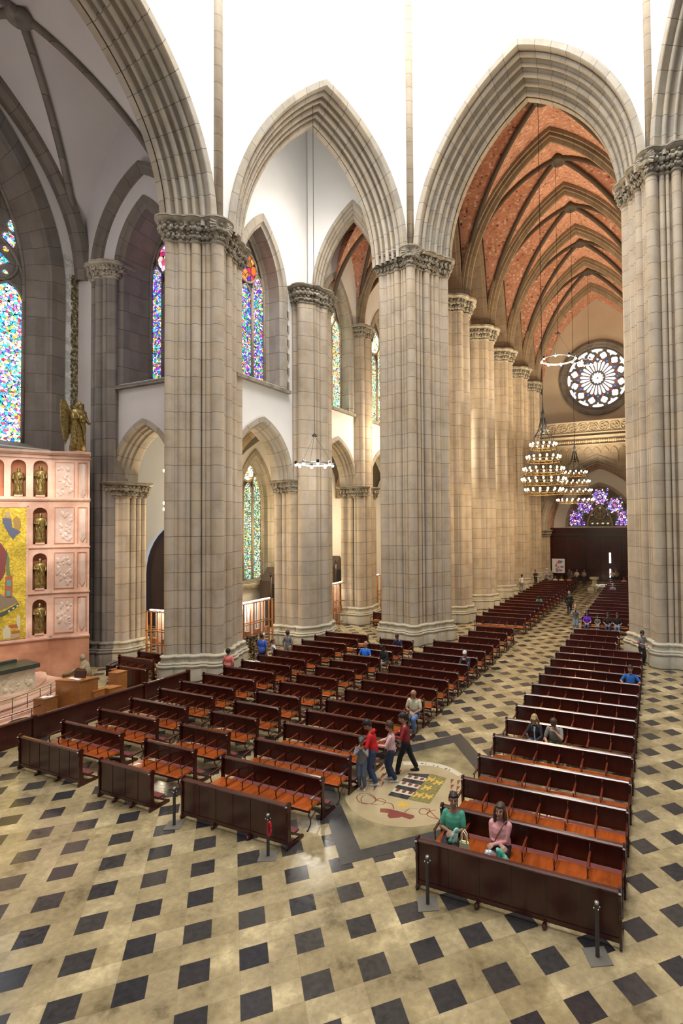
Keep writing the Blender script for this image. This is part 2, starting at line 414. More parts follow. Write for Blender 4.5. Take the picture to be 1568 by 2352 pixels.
def crossing_pier(S, nA, tA, nB, tB, capz, ztop, label, back, dA=2.3, sA=1.4, dB=2.3, sB=1.4, seed=1, seg=420):
    eA, fA = flank(S, nA, tA, dA, sA, SPEC); eB, fB = flank(S, nB, tB, dB, sB, SPEC)
    poly = ccw([S, eA, back, eB]); shp = [('p', inset(poly, .12)), ('c', S[0], S[1], .28)] + fA + fB
    c = (sum(p[0] for p in poly) / 4, sum(p[1] for p in poly) / 4)
    return pier('pillar', c, shp, ztop, capz, label, seg=seg, capsize=.8, shellpos=S, seed=seed)
crossing_pier(S1, (-1, 0), (0, -1), N12, T12, 20.45, 21.55, 'huge clustered granite pillar between the left arch with the pink retable and the middle arch', (-21.9, 20.2), dA=2.0, sA=1.15, dB=2.1, sB=1.55, seed=3)
crossing_pier(S2, N12, -T12, (0, 1), (1, 0), 22.35, 23.45, 'huge clustered granite pillar with shell capital between the middle arch and the nave arch', (-14.6, 30.9), dA=2.1, sA=.85, seed=4)
crossing_pier(S3, (0, 1), (-1, 0), N34, T34, 24.3, 25.5, 'huge clustered granite pillar at the right edge, right of the nave arch', (2.2, 30.9), seed=5)

# dome ribs: slender shafts standing on the three capitals
for S_, z0_, lb in ((S1, 21.5, 'slender stone shaft rising over the left huge pillar'), (S2, 23.4, 'slender stone shaft rising over the shell capital between middle and nave arch'), (S3, 25.4, 'slender stone shaft rising over the pillar at the right edge')):
    bm = nb(); tube(bm, [(S_[0], S_[1], z0_), (S_[0], S_[1], 46)], .24, 14)
    build('wall_shaft', bm, M['stone'], smooth=True, label=lb, cat='shaft')

# ================================================================ big archivolts
def rolls(prof, pts):
    for s, d_, r_ in pts:
        for i in range(8):
            a = math.radians(205 + i * 225 / 7); prof.append((s + r_ * math.cos(a), d_ + r_ * math.sin(a)))
def big_prof(D=2.3, S=1.4):
    p = [(0, .3), (0, -.16), (.30, -.16), (.34, -.12), (.34, .16), (.30, .36), (.33, .42)]
    k = 5; seq = []
    for i in range(k):
        f_ = (i + .5) / k; s = .33 + (S - .33) * f_; d_ = .12 + (D - .2) * f_
        rolls(p, [(s, d_, .125 if i % 2 == 0 else .09)])
        p += [(s - .05, d_ + .16), (s - .04, d_ + .27)]
    p += [(S, D - .1), (S, D + .25), (S - .25, D + .3)]
    return p
def frame_to(A, B, n, sh=0.0): fr = Fr(A, (B[0] - A[0], B[1] - A[1]), n); return fr
def big_arch(A, B, n, zl, zr, half, rise, label, D=2.3, S=1.4, d0=-.02, dc=0.0):
    fr = frame_to(A, B, n); L = math.hypot(B[0] - A[0], B[1] - A[1]); sh = (zr - zl) / L
    bm = nb(); sweep_arch(bm, fr, L / 2 + dc, half, rise + .35, (zl + zr) / 2 - .35, big_prof(D, S), None, 22, sh, d0)
    build('arch', bm, M['arch'], smooth='auto', label=label, cat='arch')
    return fr, L, sh
def wall_shear(bm, fr, L, z1, ac, half, zs, rise, sh, d_=0):
    K = 40
    xs = [0] + [ac - half + 2 * half * i / K for i in range(K + 1)] + [L]
    for i in range(len(xs) - 1):
        a, b = xs[i], xs[i + 1]
        if b - a < 1e-5: continue
        za = zs + arch_z(half, rise, a - ac) + sh * (a - ac) if abs(a - ac) <= half + 1e-6 else zs + sh * (a - ac)
        zb_ = zs + arch_z(half, rise, b - ac) + sh * (b - ac) if abs(b - ac) <= half + 1e-6 else zs + sh * (b - ac)
        quad(bm, fr, a, b, (za, zb_), (z1, z1), d_)
for nm, A, B, n, zl, zr, half, rise, lb in (
    ('wall_left', S0, S1, (-1, 0), 21.2, 21.5, 5.5, 8.2, 'broad stepped stone arch at the left framing the dark vaulted bay'),
    ('wall_middle', S1, S2, N12, 21.5, 23.4, 5.12, 8.7, 'stepped stone arch in the middle framing the white chapel bay'),
    ('wall_nave', S2, S3, (0, 1), 23.4, 25.4, 6.35, 9.35, 'tallest stepped stone arch framing the brick-vaulted nave'),
    ('wall_right', S3, S4, N34, 25.4, 25.4, 5.3, 8.7, 'stepped stone arch cut off by the right edge of the frame')):
    mid = nm == 'wall_middle'
    fr, L, sh = big_arch(A, B, n, zl, zr, half, rise, lb, *((1.9, 1.12, -.02, .08) if mid else (2.0, 1.15) if nm == 'wall_left' else ()))
    bm = nb(); wall_shear(bm, fr, L, 46, L / 2 + (.08 if mid else 0), half - .12, (zl + zr) / 2, rise - .12, sh)
    build(nm, bm, M['plaster'], kind='structure')
bm = nb(); obox(bm, (-18.76, 7.2), (-.2, -1), (-1, 0), 12, .4, 0, 46); build('wall_rear_left', bm, M['plaster'], kind='structure')
# the remaining sides of the crossing, behind and beside the camera, stay open to the world light as ambient fill
# ================================================================ side walls with windows
def vault(name, x0, x1, y0, y1, zs, rise, mat, bump=.4, n=28, parent=None, nx=None, lat=1.0, **k):
    """groined bay: height is the higher of two crossing pointed barrels"""
    bm = nb(); hx, hy = (x1 - x0) / 2, (y1 - y0) / 2; cx_, cy_ = (x0 + x1) / 2, (y0 + y1) / 2
    nx = nx or n
    g = lambda t: arch_z(hx, rise, abs(t) * hx)
    V = {}
    for i in range(nx + 1):
        for j in range(n + 1):
            tx, ty = -1 + 2 * i / nx, -1 + 2 * j / n
            z = zs + max(g(tx), g(ty) * lat if lat != 1 else g(ty)) + bump * (1 - tx * tx) * (1 - ty * ty)
            V[i, j] = bm.verts.new((cx_ + tx * hx, cy_ + ty * hy, z))
    for i in range(nx):
        for j in range(n): bm.faces.new((V[i, j], V[i + 1, j], V[i + 1, j + 1], V[i, j + 1]))
    o = build(name, bm, mat, parent, smooth=True, **k)
    return o
def diag_rib(bm, x0, x1, y0, y1, zs, rise, r_, bump=.4, k=20):
    hx, hy = (x1 - x0) / 2, (y1 - y0) / 2; cx_, cy_ = (x0 + x1) / 2, (y0 + y1) / 2
    for sx, sy in ((1, 1), (1, -1)):
        pts = []
        for i in range(2 * k + 1):
            t = math.sin(PI / 2 * (-1 + i / k)); t = max(-.999, min(.999, t))
            z = zs + arch_z(hx, rise, abs(t) * hx) + bump * (1 - t * t) ** 2 - r_ * .5
            pts.append((cx_ + t * hx * sx, cy_ + t * hy * sy, z))
        tube(bm, pts, r_, 8)
RIBP = [(-.1, -.50), (.12, -.50), (.14, -.40), (.08, -.37), (.10, -.31), (.30, -.31), (.34, -.22), (.30, -.17), (.42, -.14), (.56, -.07), (.56, .07), (.42, .14), (.30, .17), (.34, .22), (.30, .31), (.10, .31), (.08, .37), (.14, .40), (.12, .50), (-.1, .50)]
# ---------------------------------------------------------------- stained windows
JEWEL = [(.08, .03, .9), (.75, .02, .05), (.02, .35, .9), (1, .25, .02), (.3, .02, .75), (.02, .5, .15), (1, .8, .1), (.9, .05, .3), (.05, .75, .9)]
GL = {}
GL['blue'] = glass_mat('violet_blue_glass', [(.15, .03, 1), (.05, .1, .9), (.8, .02, .08), (.3, .02, .8), (.9, .3, .8), (.02, .5, .8), (1, .35, .05), (.03, .5, .12)], (9, 9, 12), 2.3, .18, .08)
GL['gold'] = glass_mat('yellow_green_glass', [(1, .8, .12), (.1, .6, .3), (.05, .35, .9), (1, .55, .05), (.6, .9, .4), (.9, .1, .05), (.1, .8, .8)], (9, 9, 12), 2.4, .3, .08)
GL['big'] = glass_mat('bright_jewel_glass', [(.05, .75, 1), (1, .5, .05), (.2, .1, 1), (.9, .05, .1), (1, .85, .3), (.1, .6, .25), (.5, .2, .9), (.02, .3, .9)], (7, 7, 9), 3.0, .28)
GL['chapel'] = glass_mat('chapel_glass', [(.05, .45, .3), (.8, .15, .05), (.05, .25, .75), (1, .7, .1), (.35, .75, .7), (.1, .3, .1), (.9, .9, .5)], (10, 10, 13), 1.7, .2, .08)
GL['rosew'] = plain('pale_rose_glass', (.1, .1, .1), .3, emit=(.93, .93, 1), es=2.6)
GL['tymp'] = glass_mat('tympanum_glass', [(.15, .05, 1), (.3, .1, .95), (.9, .05, .1), (.1, .3, 1), (.5, .3, 1), (.85, .2, .5)], (6.5, 3, 6.5), 2.0, .2, .09)
GL['pink'] = glass_mat('pink_roundel_glass', [(1, .04, .25), (.9, .1, .6), (.9, .5, .9), (.25, .1, .9), (1, .2, .2)], (5, 5, 5), 2.6, .22)
GL['ember'] = glass_mat('orange_violet_roundel_glass', [(1, .2, .02), (.15, .03, .9), (.9, .3, .05), (.3, .02, .8), (.8, .02, .1)], (2.6, 2.6, 2.6), 1.6, .06)
GL['dawn'] = glass_mat('yellow_roundel_glass', [(1, .85, .3), (.9, .95, .5), (.5, .8, .9), (1, .6, .2)], (5, 5, 5), 2.8, .4)
def poly_fr(bm, fr, pts, d_):
    vs = [bm.verts.new(fr.p(a, d_, z)) for a, z in pts]; bm.faces.new(vs)
def lancet(bm, fr, a, h, zb, zs, rise, d_): poly_fr(bm, fr, arch_path(a, h, rise, zs, 0, zb, 8), d_)
def disc(bm, fr, a, z, r_, d_, seg=28, ry=None): poly_fr(bm, fr, [(a + r_ * math.cos(2 * PI * k / seg), z + (ry or r_) * math.sin(2 * PI * k / seg)) for k in range(seg)], d_)
def ringbar(bm, fr, a, z, R, r_, d_, seg=32):
    pts = [fr.p(a + R * math.cos(2 * PI * k / seg), d_, z + R * math.sin(2 * PI * k / seg)) for k in range(seg + 1)]
    tube(bm, pts, r_, 6)
def window(nm, fr, ac, ho, zb, zso, riseo, depth, hg, label_mats, stone='stone', arch='arch', lights=3, sill=True, roundel=None, prof=None, quoins=True, rz=None):
    """pointed window: splayed stone surround, stone plate with tracery, glass lights and roundel"""
    root = empty(nm, fr.p(ac, 0, zb), kind='structure')
    s = ho - hg
    P = prof or [(-.05, .02), (-.05, -.07), (.30, -.07), (.33, .02), (.42, .10), (.50, .12), (s * .8, depth * .8), (s * .9, depth * .86), (s, depth)]
    bm = nb(); sweep_arch(bm, fr, ac, ho, riseo, zso, P, zb, 14); 
    bmq = nb()
    if quoins:
        k = 0; z = zb
        while z < zso - .5:
            if k % 2 == 0:
                for sg in (-1, 1):
                    a0 = ac + sg * ho; a1 = a0 + sg * .17
                    P0 = [fr.p(min(a0, a1) - .02, -.07, z), fr.p(max(a0, a1), -.07, z), fr.p(max(a0, a1), .02, z), fr.p(min(a0, a1) - .02, .02, z)]
                    extr(bmq, P0, (0, 0, .42))
            z += .42; k += 1
    w = build('window_surround', bm, M[arch], smooth='auto'); w.parent = root; w.matrix_parent_inverse = Matrix.Translation(-Vector(root.location))
    def kid(name, bm_, mat, **kk):
        o = build(name, bm_, mat, **kk); o.parent = root; o.matrix_parent_inverse = Matrix.Translation(-Vector(root.location)); return o
    if quoins: kid('quoins', bmq, M[stone if stone == 'stone' else 'darkstone'])
    else: bmq.free()
    # concentric inner opening
    r_ = (ho * ho + riseo * riseo) / (2 * ho); c_ = ho - r_; rg = math.sqrt((r_ - s) ** 2 - c_ * c_)
    bm = nb(); poly_fr(bm, fr, arch_path(ac, hg, rg, zso, 0, zb, 14), depth + .12); 
    kid('stone_plate', bm, M['darkstone'])
    d_ = depth + .07; bmg = nb(); mull = nb(); wl = 2 * hg / lights; R = roundel or hg * .56
    zr = rz or (zso + rg * .42)
    zl = zr - R * 1.02
    for i in range(lights):
        a = ac - hg + wl * (i + .5); off = abs(i - (lights - 1) / 2)
        top = zl - wl * .9 + (.9 * off if off else 0) * wl * .9
        lancet(bmg, fr, a, wl / 2 - .11, zb + .25, top, wl * .75, d_)
        tube(mull, [fr.p(x, d_ - .03, z) for x, z in arch_path(a, wl / 2 - .06, wl * .8, top, 0, zb, 6)], .05, 6)
        # saddle bars
        z = zb + 1.4
        while z < top: tube(mull, [fr.p(a - wl / 2, d_ - .02, z), fr.p(a + wl / 2, d_ - .02, z)], .014, 4); z += 1.5
    for i in range(lights + 1): tube(mull, [fr.p(ac - hg + wl * i, d_ - .05, zb), fr.p(ac - hg + wl * i, d_ - .05, zl - wl * .2 + (.4 if i in (0, lights) else 0))], .075, 6)
    ringbar(mull, fr, ac, zr, R + .02, .07, d_ - .04)
    tube(mull, [fr.p(x, d_ - .05, z) for x, z in arch_path(ac, hg - .03, rg, zso, 0, zb, 12)], .08, 6)
    kid('lancet_glass', bmg, GL[label_mats[0]]); kid('tracery', mull, M['stone' if stone == 'stone' else 'darkstone'], smooth=True)
    bmr = nb(); disc(bmr, fr, ac, zr, R, d_ - .01); kid('roundel_glass', bmr, GL[label_mats[1]])
    if sill:
        bm = nb(); P0 = [(-.25, -.30 + zb), (-.25, -.12 + zb), (depth + .1, .22 + zb), (depth + .1, -.3 + zb)]
        A = [fr.p(ac - ho - .12, a, z) for a, z in P0]; B_ = [fr.p(ac + ho + .12, a, z) for a, z in P0]
        rings(bm, [A, B_]); kid('window_sill', bm, M['carved'] if stone == 'stone' else M['darkstone'])
    return root
# wall with the aisle windows (x = -19.6): three bays
FA = Fr((-19.6, 20.0), (0, 1), (-1, 0))
WB = [2.7, 10.1, 16.6, 23.0, 29.4, 35.8]       # bay centres along the wall
ops = []
for i, a in enumerate(WB):
    ops += [(a, 2.45, 0, 9.75, 3.3), (a - .02, 2.0 if i == 0 else 2.15, 15.1, 20.3, 4.05)]
bm = nb(); wall_open(bm, FA, .2, 7.1, 0, 33, ops[:2])
build('wall_chapel', bm, M['plaster'], kind='structure')
bm = nb(); wall_open(bm, FA, 7.1, 43.5, 0, 28.4, ops[2:]); build('wall_aisle', bm, M['plaster'], kind='structure')
LOWP = [(-.05, .02), (-.05, -.08), (.20, -.08), (.22, .02), (.24, .14), (.33, .18), (.34, .34), (.43, .38), (.44, .56), (.52, .62), (.54, .95), (.50, 1.1)]
lowlab = ['pointed stone arch low in the wall between the left huge pillar and the chapel pillar', 'pointed stone arch low in the aisle wall, right of the chapel pillar', 'pointed stone arch low in the aisle wall, half hidden by the shell-capital pillar']
for i, a in enumerate(WB[:4]):
    bm = nb(); sweep_arch(bm, FA, a, 2.45, 3.3, 9.75, LOWP, None, 14)
    if i < 3: build('low_arch', bm, M['arch'], smooth='auto', label=lowlab[i], cat='arch')
    else: build('trim_%d' % i, bm, M['arch'], smooth='auto', kind='structure')
window('window_1', FA, WB[0] - .02, 2.05, 15.1, 20.3, 4.1, 1.15, 1.5, ('blue', 'ember'))
window('window_2', FA, WB[1] - .05, 2.2, 15.1, 20.3, 4.1, .8, 1.8, ('gold', 'dawn'))
window('window_3', FA, WB[2], 2.2, 15.1, 20.3, 4.1, .8, 1.8, ('gold', 'dawn'))
# pillars of the aisle wall
def sq_shapes(c, hx, hy, card, diag, rc=.3, rd=.18, ch=.35):
    x, y = c
    poly = ccw([(x - hx, y - hy + ch), (x - hx + ch, y - hy), (x + hx - ch, y - hy), (x + hx, y - hy + ch), (x + hx, y + hy - ch), (x + hx - ch, y + hy), (x - hx + ch, y + hy), (x - hx, y + hy - ch)])
    s = [('p', poly)]
    for dx, dy in card: s.append(('c', x + dx, y + dy, rc))
    for dx, dy in diag: s.append(('c', x + dx, y + dy, rd))
    return s
cQ = (-19.25, 26.45)
shQ = sq_shapes(cQ, 1.05, 1.2, [(1.0, 0), (.35, -1.15), (.35, 1.15)], [(.95, -.48), (.95, .48), (.82, -.88), (.82, .88), (-.2, -1.15), (-.2, 1.15), (.62, -1.1), (.62, 1.1)], .3, .14)
pier('pillar', cQ, shQ, 21.25, 20.2, 'clustered chapel pillar seen through the middle arch, between two white wall bays', seg=300, seed=8, capsize=.7)
cR = (-19.5, 33.0)
shR = sq_shapes(cR, .5, .75, [(.5, 0)], [(.48, -.55), (.48, .55)], .3, .17, .2)
rr_ = pier('pillar', cR, shR, 21.4, 20.5, 'slim wall pillar between the two yellow-glass aisle windows', seed=9, capsize=.6)
# lower arcade piers that carry the low arches
def arcade_pier(y, hy, label, x0=-20.7, x1=-19.05, seed=3, kind=None):
    c = ((x0 + x1) / 2, y); hx = (x1 - x0) / 2
    sh = sq_shapes(c, hx, hy, [(hx - .1, -hy), (hx - .1, hy), (-hx + .2, -hy), (-hx + .2, hy)], [(hx * .45, -hy), (hx * .45, hy), (0, -hy), (0, hy), (hx, -hy + .3), (hx, hy - .3)], .22, .15, .25)
    return pier('arcade_pillar', c, sh, 9.8, 8.95, label, seed=seed, capsize=.6)
arcade_pier(26.6, 1.35, 'low arcade pillar clustered against the tall chapel pillar', x0=-20.9, x1=-19.5, seed=11)
arcade_pier(33.2, .95, 'low squarish arcade pillar with carved capital below the slim wall pillar', seed=12)
arcade_pier(39.7, 1.0, 'low arcade pillar farthest along the aisle, mostly hidden behind the shell-capital pillar', seed=13)
arcade_pier(19.9, .9, 'low arcade pillar hidden in the corner behind the left huge pillar', x0=-21.5, x1=-20.2, seed=14)
# nave pillars
npos = [36.1, 42.5, 48.9, 55.3, 61.7]
nlab = ['nearest', 'second', 'third', 'fourth', 'farthest']
for i, y in enumerate(npos):
    c = (-13.45, y)
    sh = sq_shapes(c, 1.0, 1.0, [(1.0, 0), (0, -1.0), (0, 1.0)], [(.85, -.78), (.85, .78)], .34, .2, .3)
    if i == 0:
        p0 = pier('nave_pillar', c, sh, 23.4, 22.3, 'nearest nave pillar, rising just right of the huge shell-capital pillar', group='nave pillars', seed=21)
    else:
        q = p0.copy(); C.objects.link(q); q.location = (c[0], c[1], 0)
        q['label'] = nlab[i] + ' of the nave pillars in the row going back to the entrance wall'
        for ch in p0.children: cc = ch.copy(); C.objects.link(cc); cc.parent = q
# ---------------------------------------------------------------- nave vault
def brick_vault():
    m, nt, b = newmat('orange_brick_vault'); n = N(nt); p = n.pos(); x, y, z = n.sep(p)
    bands = n.white(n.comb(n.math('FLOOR', n.math('MULTIPLY', y, 16)), n.math('FLOOR', n.math('MULTIPLY', x, 6)), n.math('FLOOR', n.math('MULTIPLY', z, 5.5))))
    big = n.noise(p, .7, 4, .6)
    c = n.ramp(bands, [(0, (.16, .055, .03)), (.045, (.46, .215, .135)), (.3, (.57, .285, .185)), (.85, (.62, .325, .215)), (.97, (.78, .55, .42))])
    c = n.mul(1, c, n.ramp(big, [(.3, (.8, .76, .72)), (.7, (1.1, 1.1, 1.1))]))
    n.put(b.inputs['Base Color'], c); b.inputs['Roughness'].default_value = .85
    n.bump(bands, b, .02, .4); return m
M['brick'] = brick_vault()
NX0, NX1 = -12.55, .45
bays = [(29.9, 36.1)] + [(36.1 + 6.4 * i, 42.5 + 6.4 * i) for i in range(4)] + [(61.7, 66.2)]
for i, (a, b) in enumerate(bays): vault('ceiling_%d' % (i + 1), NX0, NX1, a, b, 23.3, 10.75, M['brick'], .35, 26, nx=52, kind='structure')
riblab = ['nearest', 'second', 'third', 'fourth', 'fifth']
FN = lambda y: Fr((NX0, y), (1, 0), (0, 1))
for i, y in enumerate([29.9] + npos):
    bm = nb(); sweep_arch(bm, FN(y), (NX1 - NX0) / 2, 6.5, 10.7, 23.3, RIBP, None, 20)
    build('transverse_rib' if i else 'trim_1', bm, M['rib'], smooth='auto', **(dict(label=riblab[i - 1] + ' stone rib crossing the brick nave vault from the row of pillars', cat='vault rib', group='transverse ribs of the nave vault') if i else dict(kind='structure')))
for i, (a, b) in enumerate(bays[:5]):
    root = empty('rib_cross', ((NX0 + NX1) / 2, (a + b) / 2, 34), label=('nearest', 'second', 'third', 'fourth', 'fifth')[i] + ' pair of slender crossing ribs with a round boss under the brick nave vault', cat='vault rib', group='diagonal ribs of the nave vault')
    bm = nb(); diag_rib(bm, NX0, NX1, a, b, 23.3, 10.75, .17, .35); o = build('diagonal_rib', bm, M['rib'], smooth=True)
    o.parent = root; o.matrix_parent_inverse = Matrix.Translation(-Vector(root.location))
    bm = nb(); lathe(bm, (0, 0, 0), [(.30, .35), (.5, .3), (.56, .1), (.5, -.08), (.36, -.1), (.3, .05)], 20)
    build('boss', bm, M['rib'], root, smooth=True)
# lateral wall arches of the nave, both sides, and right side closing wall
for sx, x in ((1, NX0), (-1, NX1)):
    fr = Fr((x - .05 * sx, 29.9), (0, 1), (-sx, 0))
    ops2 = [((a + b) / 2 - 29.9, (b - a) / 2 - .5, 0, 23.3, 9.3) for a, b in bays[:5]]
    bm = nb(); wall_open(bm, fr, 0, 36.3, 23.0, 34.6, [(a, h, 0, zs, rs_) for a, h, _, zs, rs_ in ops2]); build('wall_nave_%s' % ('left' if sx > 0 else 'right'), bm, M['rib'], kind='structure')
    for k, (a, h, _, zs, rs_) in enumerate(ops2):
        bm = nb(); sweep_arch(bm, fr, a, h, rs_, zs, [(-.05, -.02), (0, -.15), (.16, -.15), (.2, .05), (.32, .1), (.34, .5), (.3, 1.2)], None, 12)
        build('trim_%d' % (20 + k + (sx < 0) * 10), bm, M['rib'], smooth='auto', kind='structure')
bm = nb(); box(bm, 2.2, 2.5, 30.9, 66, 0, 35); build('wall_right_aisle', bm, M['rib'], kind='structure')
# aisle vault in brick, ribs, arch between chapel pillar and shell-capital pillar
for i in range(5):
    a = 26.9 + 6.3 * i if i else 28.3; b = 33.0 + 6.4 * i
    a = 33.0 + 6.4 * (i - 1) if i else 28.2
    a = max(a, 29.6); X1 = -14.3 if i == 0 else -13.5
    vault('ceiling_%d' % (11 + i), -19.7, X1, a, b, 21.3, 6.4, M['brick'], .3, 16, kind='structure')
    bm = nb(); sweep_arch(bm, Fr((-19.65, b), (1, 0), (0, 1)), 3.1, 3.05, 6.3, 21.3, [(s * .8, d_ * .7) for s, d_ in RIBP], None, 14)
    build('trim_%d' % (40 + i), bm, M['rib'], smooth='auto', kind='structure')
    bm = nb(); diag_rib(bm, -19.65, X1, a, b, 21.3, 6.4, .13, .3); build('trim_%d' % (50 + i), bm, M['rib'], smooth=True, kind='structure')
A_, B_ = (-19.25, 26.85), (-14.0, 29.4)
FQ = Fr(A_, (B_[0] - A_[0], B_[1] - A_[1]), (-(B_[1] - A_[1]), B_[0] - A_[0])); LQ = math.hypot(B_[0] - A_[0], B_[1] - A_[1])
bm = nb(); wall_open(bm, FQ, -.3, LQ + 1.4, 21.3, 33, [(LQ / 2 - .42, 2.5, 0, 21.2, 6.2)]); build('wall_chapel_right', bm, M['plaster'], kind='structure')
bm = nb(); sweep_arch(bm, FQ, LQ / 2 - .42, 2.6, 6.3, 21.2, [(0, .02), (0, -.1), (.18, -.1), (.2, .1), (.30, .14), (.31, .30), (.42, .34), (.43, .55), (.55, .6), (.58, .9)], None, 16)
build('arch', bm, M['arch'], smooth='auto', label='pointed stone arch high between the chapel pillar and the shell-capital pillar, brick vault behind', cat='arch')
bm = nb(); prism(bm, ccw([(-19.6, 27.0), (-13.3, 30.0), (-13.3, 32), (-19.7, 32)]), 27.95, 28.2); build('ceiling_10', bm, M['brick'], kind='structure')
bm = nb(); prism(bm, ccw([(-20.6, 20.3), (-14.4, 30.0), (-14, 32), (-19.7, 31), (-20.4, 20.6)]), 32.6, 32.9); build('ceiling_6', bm, M['plaster'], kind='structure')
# chapels beyond the low arches: back wall, windows, floor-to-vault
FC = Fr((-26.0, 19.0), (0, 1), (-1, 0))
CH = (10.3, 17.2, 23.9)
bm = nb(); wall_open(bm, FC, 7.4, 45, 0, 14.5, [(a, 1.85, 3.0, 8.6, 3.9) for a in CH]); build('wall_side_chapels', bm, M['plaster'], kind='structure')
for k, a in enumerate(CH):
    window('window_%d' % (4 + k), FC, a, 1.9, 3.0, 8.6, 3.9, .7, 1.45, ('chapel', 'dawn'), lights=3, roundel=.6, rz=10.9)
for k, (a, b) in enumerate(((26.4, 33.3), (33.3, 39.8), (39.8, 46.3), (46.3, 52.8), (52.8, 59.3))): vault('ceiling_%d' % (21 + k), -25.95, -19.75, a, b, 9.4, 4.3, M['rib'], .3, 14, kind='structure')
for k, y in enumerate((26.5, 33.3, 39.8)):
    bm = nb(); sweep_arch(bm, Fr((-26.05, y), (1, 0), (0, 1)), 3.2, 3.15, 4.2, 9.4, [(s * .7, d_ * .7) for s, d_ in RIBP], None, 14)
    build('trim_%d' % (60 + k), bm, M['rib'], smooth='auto', kind='structure')
# ================================================================ left arm (transept) behind the broad left arch
FT = Fr((-19.5, 18.6), (-1, 0), (0, 1))
bm = nb(); wall_open(bm, FT, .6, 9.6, 0, 31, [(4.3, 2.3, 0, 9.4, 3.15), (4.35, 2.1, 14.6, 20.6, 3.6)]); build('wall_transept_side', bm, M['dimdirtplaster'], kind='structure')
bm = nb(); sweep_arch(bm, FT, 4.3, 2.35, 3.2, 9.4, LOWP, None, 14); build('low_arch', bm, M['arch'], smooth='auto', label='pointed stone arch low in the wall left of the left huge pillar', cat='arch')
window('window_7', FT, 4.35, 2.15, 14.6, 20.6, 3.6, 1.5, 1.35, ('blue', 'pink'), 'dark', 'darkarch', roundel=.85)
bm = nb(); sweep_arch(bm, FT, 4.35, 3.7, 5.3, 20.6, [(0, .02), (0, -.35), (.18, -.35), (.25, -.2), (.5, -.15), (.52, .02)], None, 14)
build('trim_2', bm, M['darkarch'], smooth='auto', kind='structure')
FE = Fr((-29.0, 18.9), (0, -1), (-1, 0))
def stain():
    m, nt, b = newmat('peeling_plaster'); n = N(nt); p = n.pos(); x, y, z = n.sep(p)
    a = n.noise(p, 2.2, 6, .7); g = n.noise(p, 6, 5, .7)
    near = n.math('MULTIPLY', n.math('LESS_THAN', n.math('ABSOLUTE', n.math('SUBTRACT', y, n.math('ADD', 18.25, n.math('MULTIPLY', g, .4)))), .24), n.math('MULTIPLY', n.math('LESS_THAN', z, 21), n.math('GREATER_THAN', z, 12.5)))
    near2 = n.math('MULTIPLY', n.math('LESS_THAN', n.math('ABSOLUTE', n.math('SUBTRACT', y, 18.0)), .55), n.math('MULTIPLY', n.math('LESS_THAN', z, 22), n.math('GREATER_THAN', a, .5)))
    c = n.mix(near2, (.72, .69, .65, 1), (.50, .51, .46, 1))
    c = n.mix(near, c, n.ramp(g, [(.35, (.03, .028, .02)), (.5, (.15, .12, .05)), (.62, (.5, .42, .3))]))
    n.put(b.inputs['Base Color'], c); b.inputs['Roughness'].default_value = .9; n.bump(a, b, .03, .6); return m
M['stain'] = stain()
bm = nb(); wall_open(bm, FE, 0, 11.5, 0, 31, [(5.4, 4.25, 11.2, 19.8, 8.9)]); build('wall_transept_end', bm, M['stain'], kind='structure')
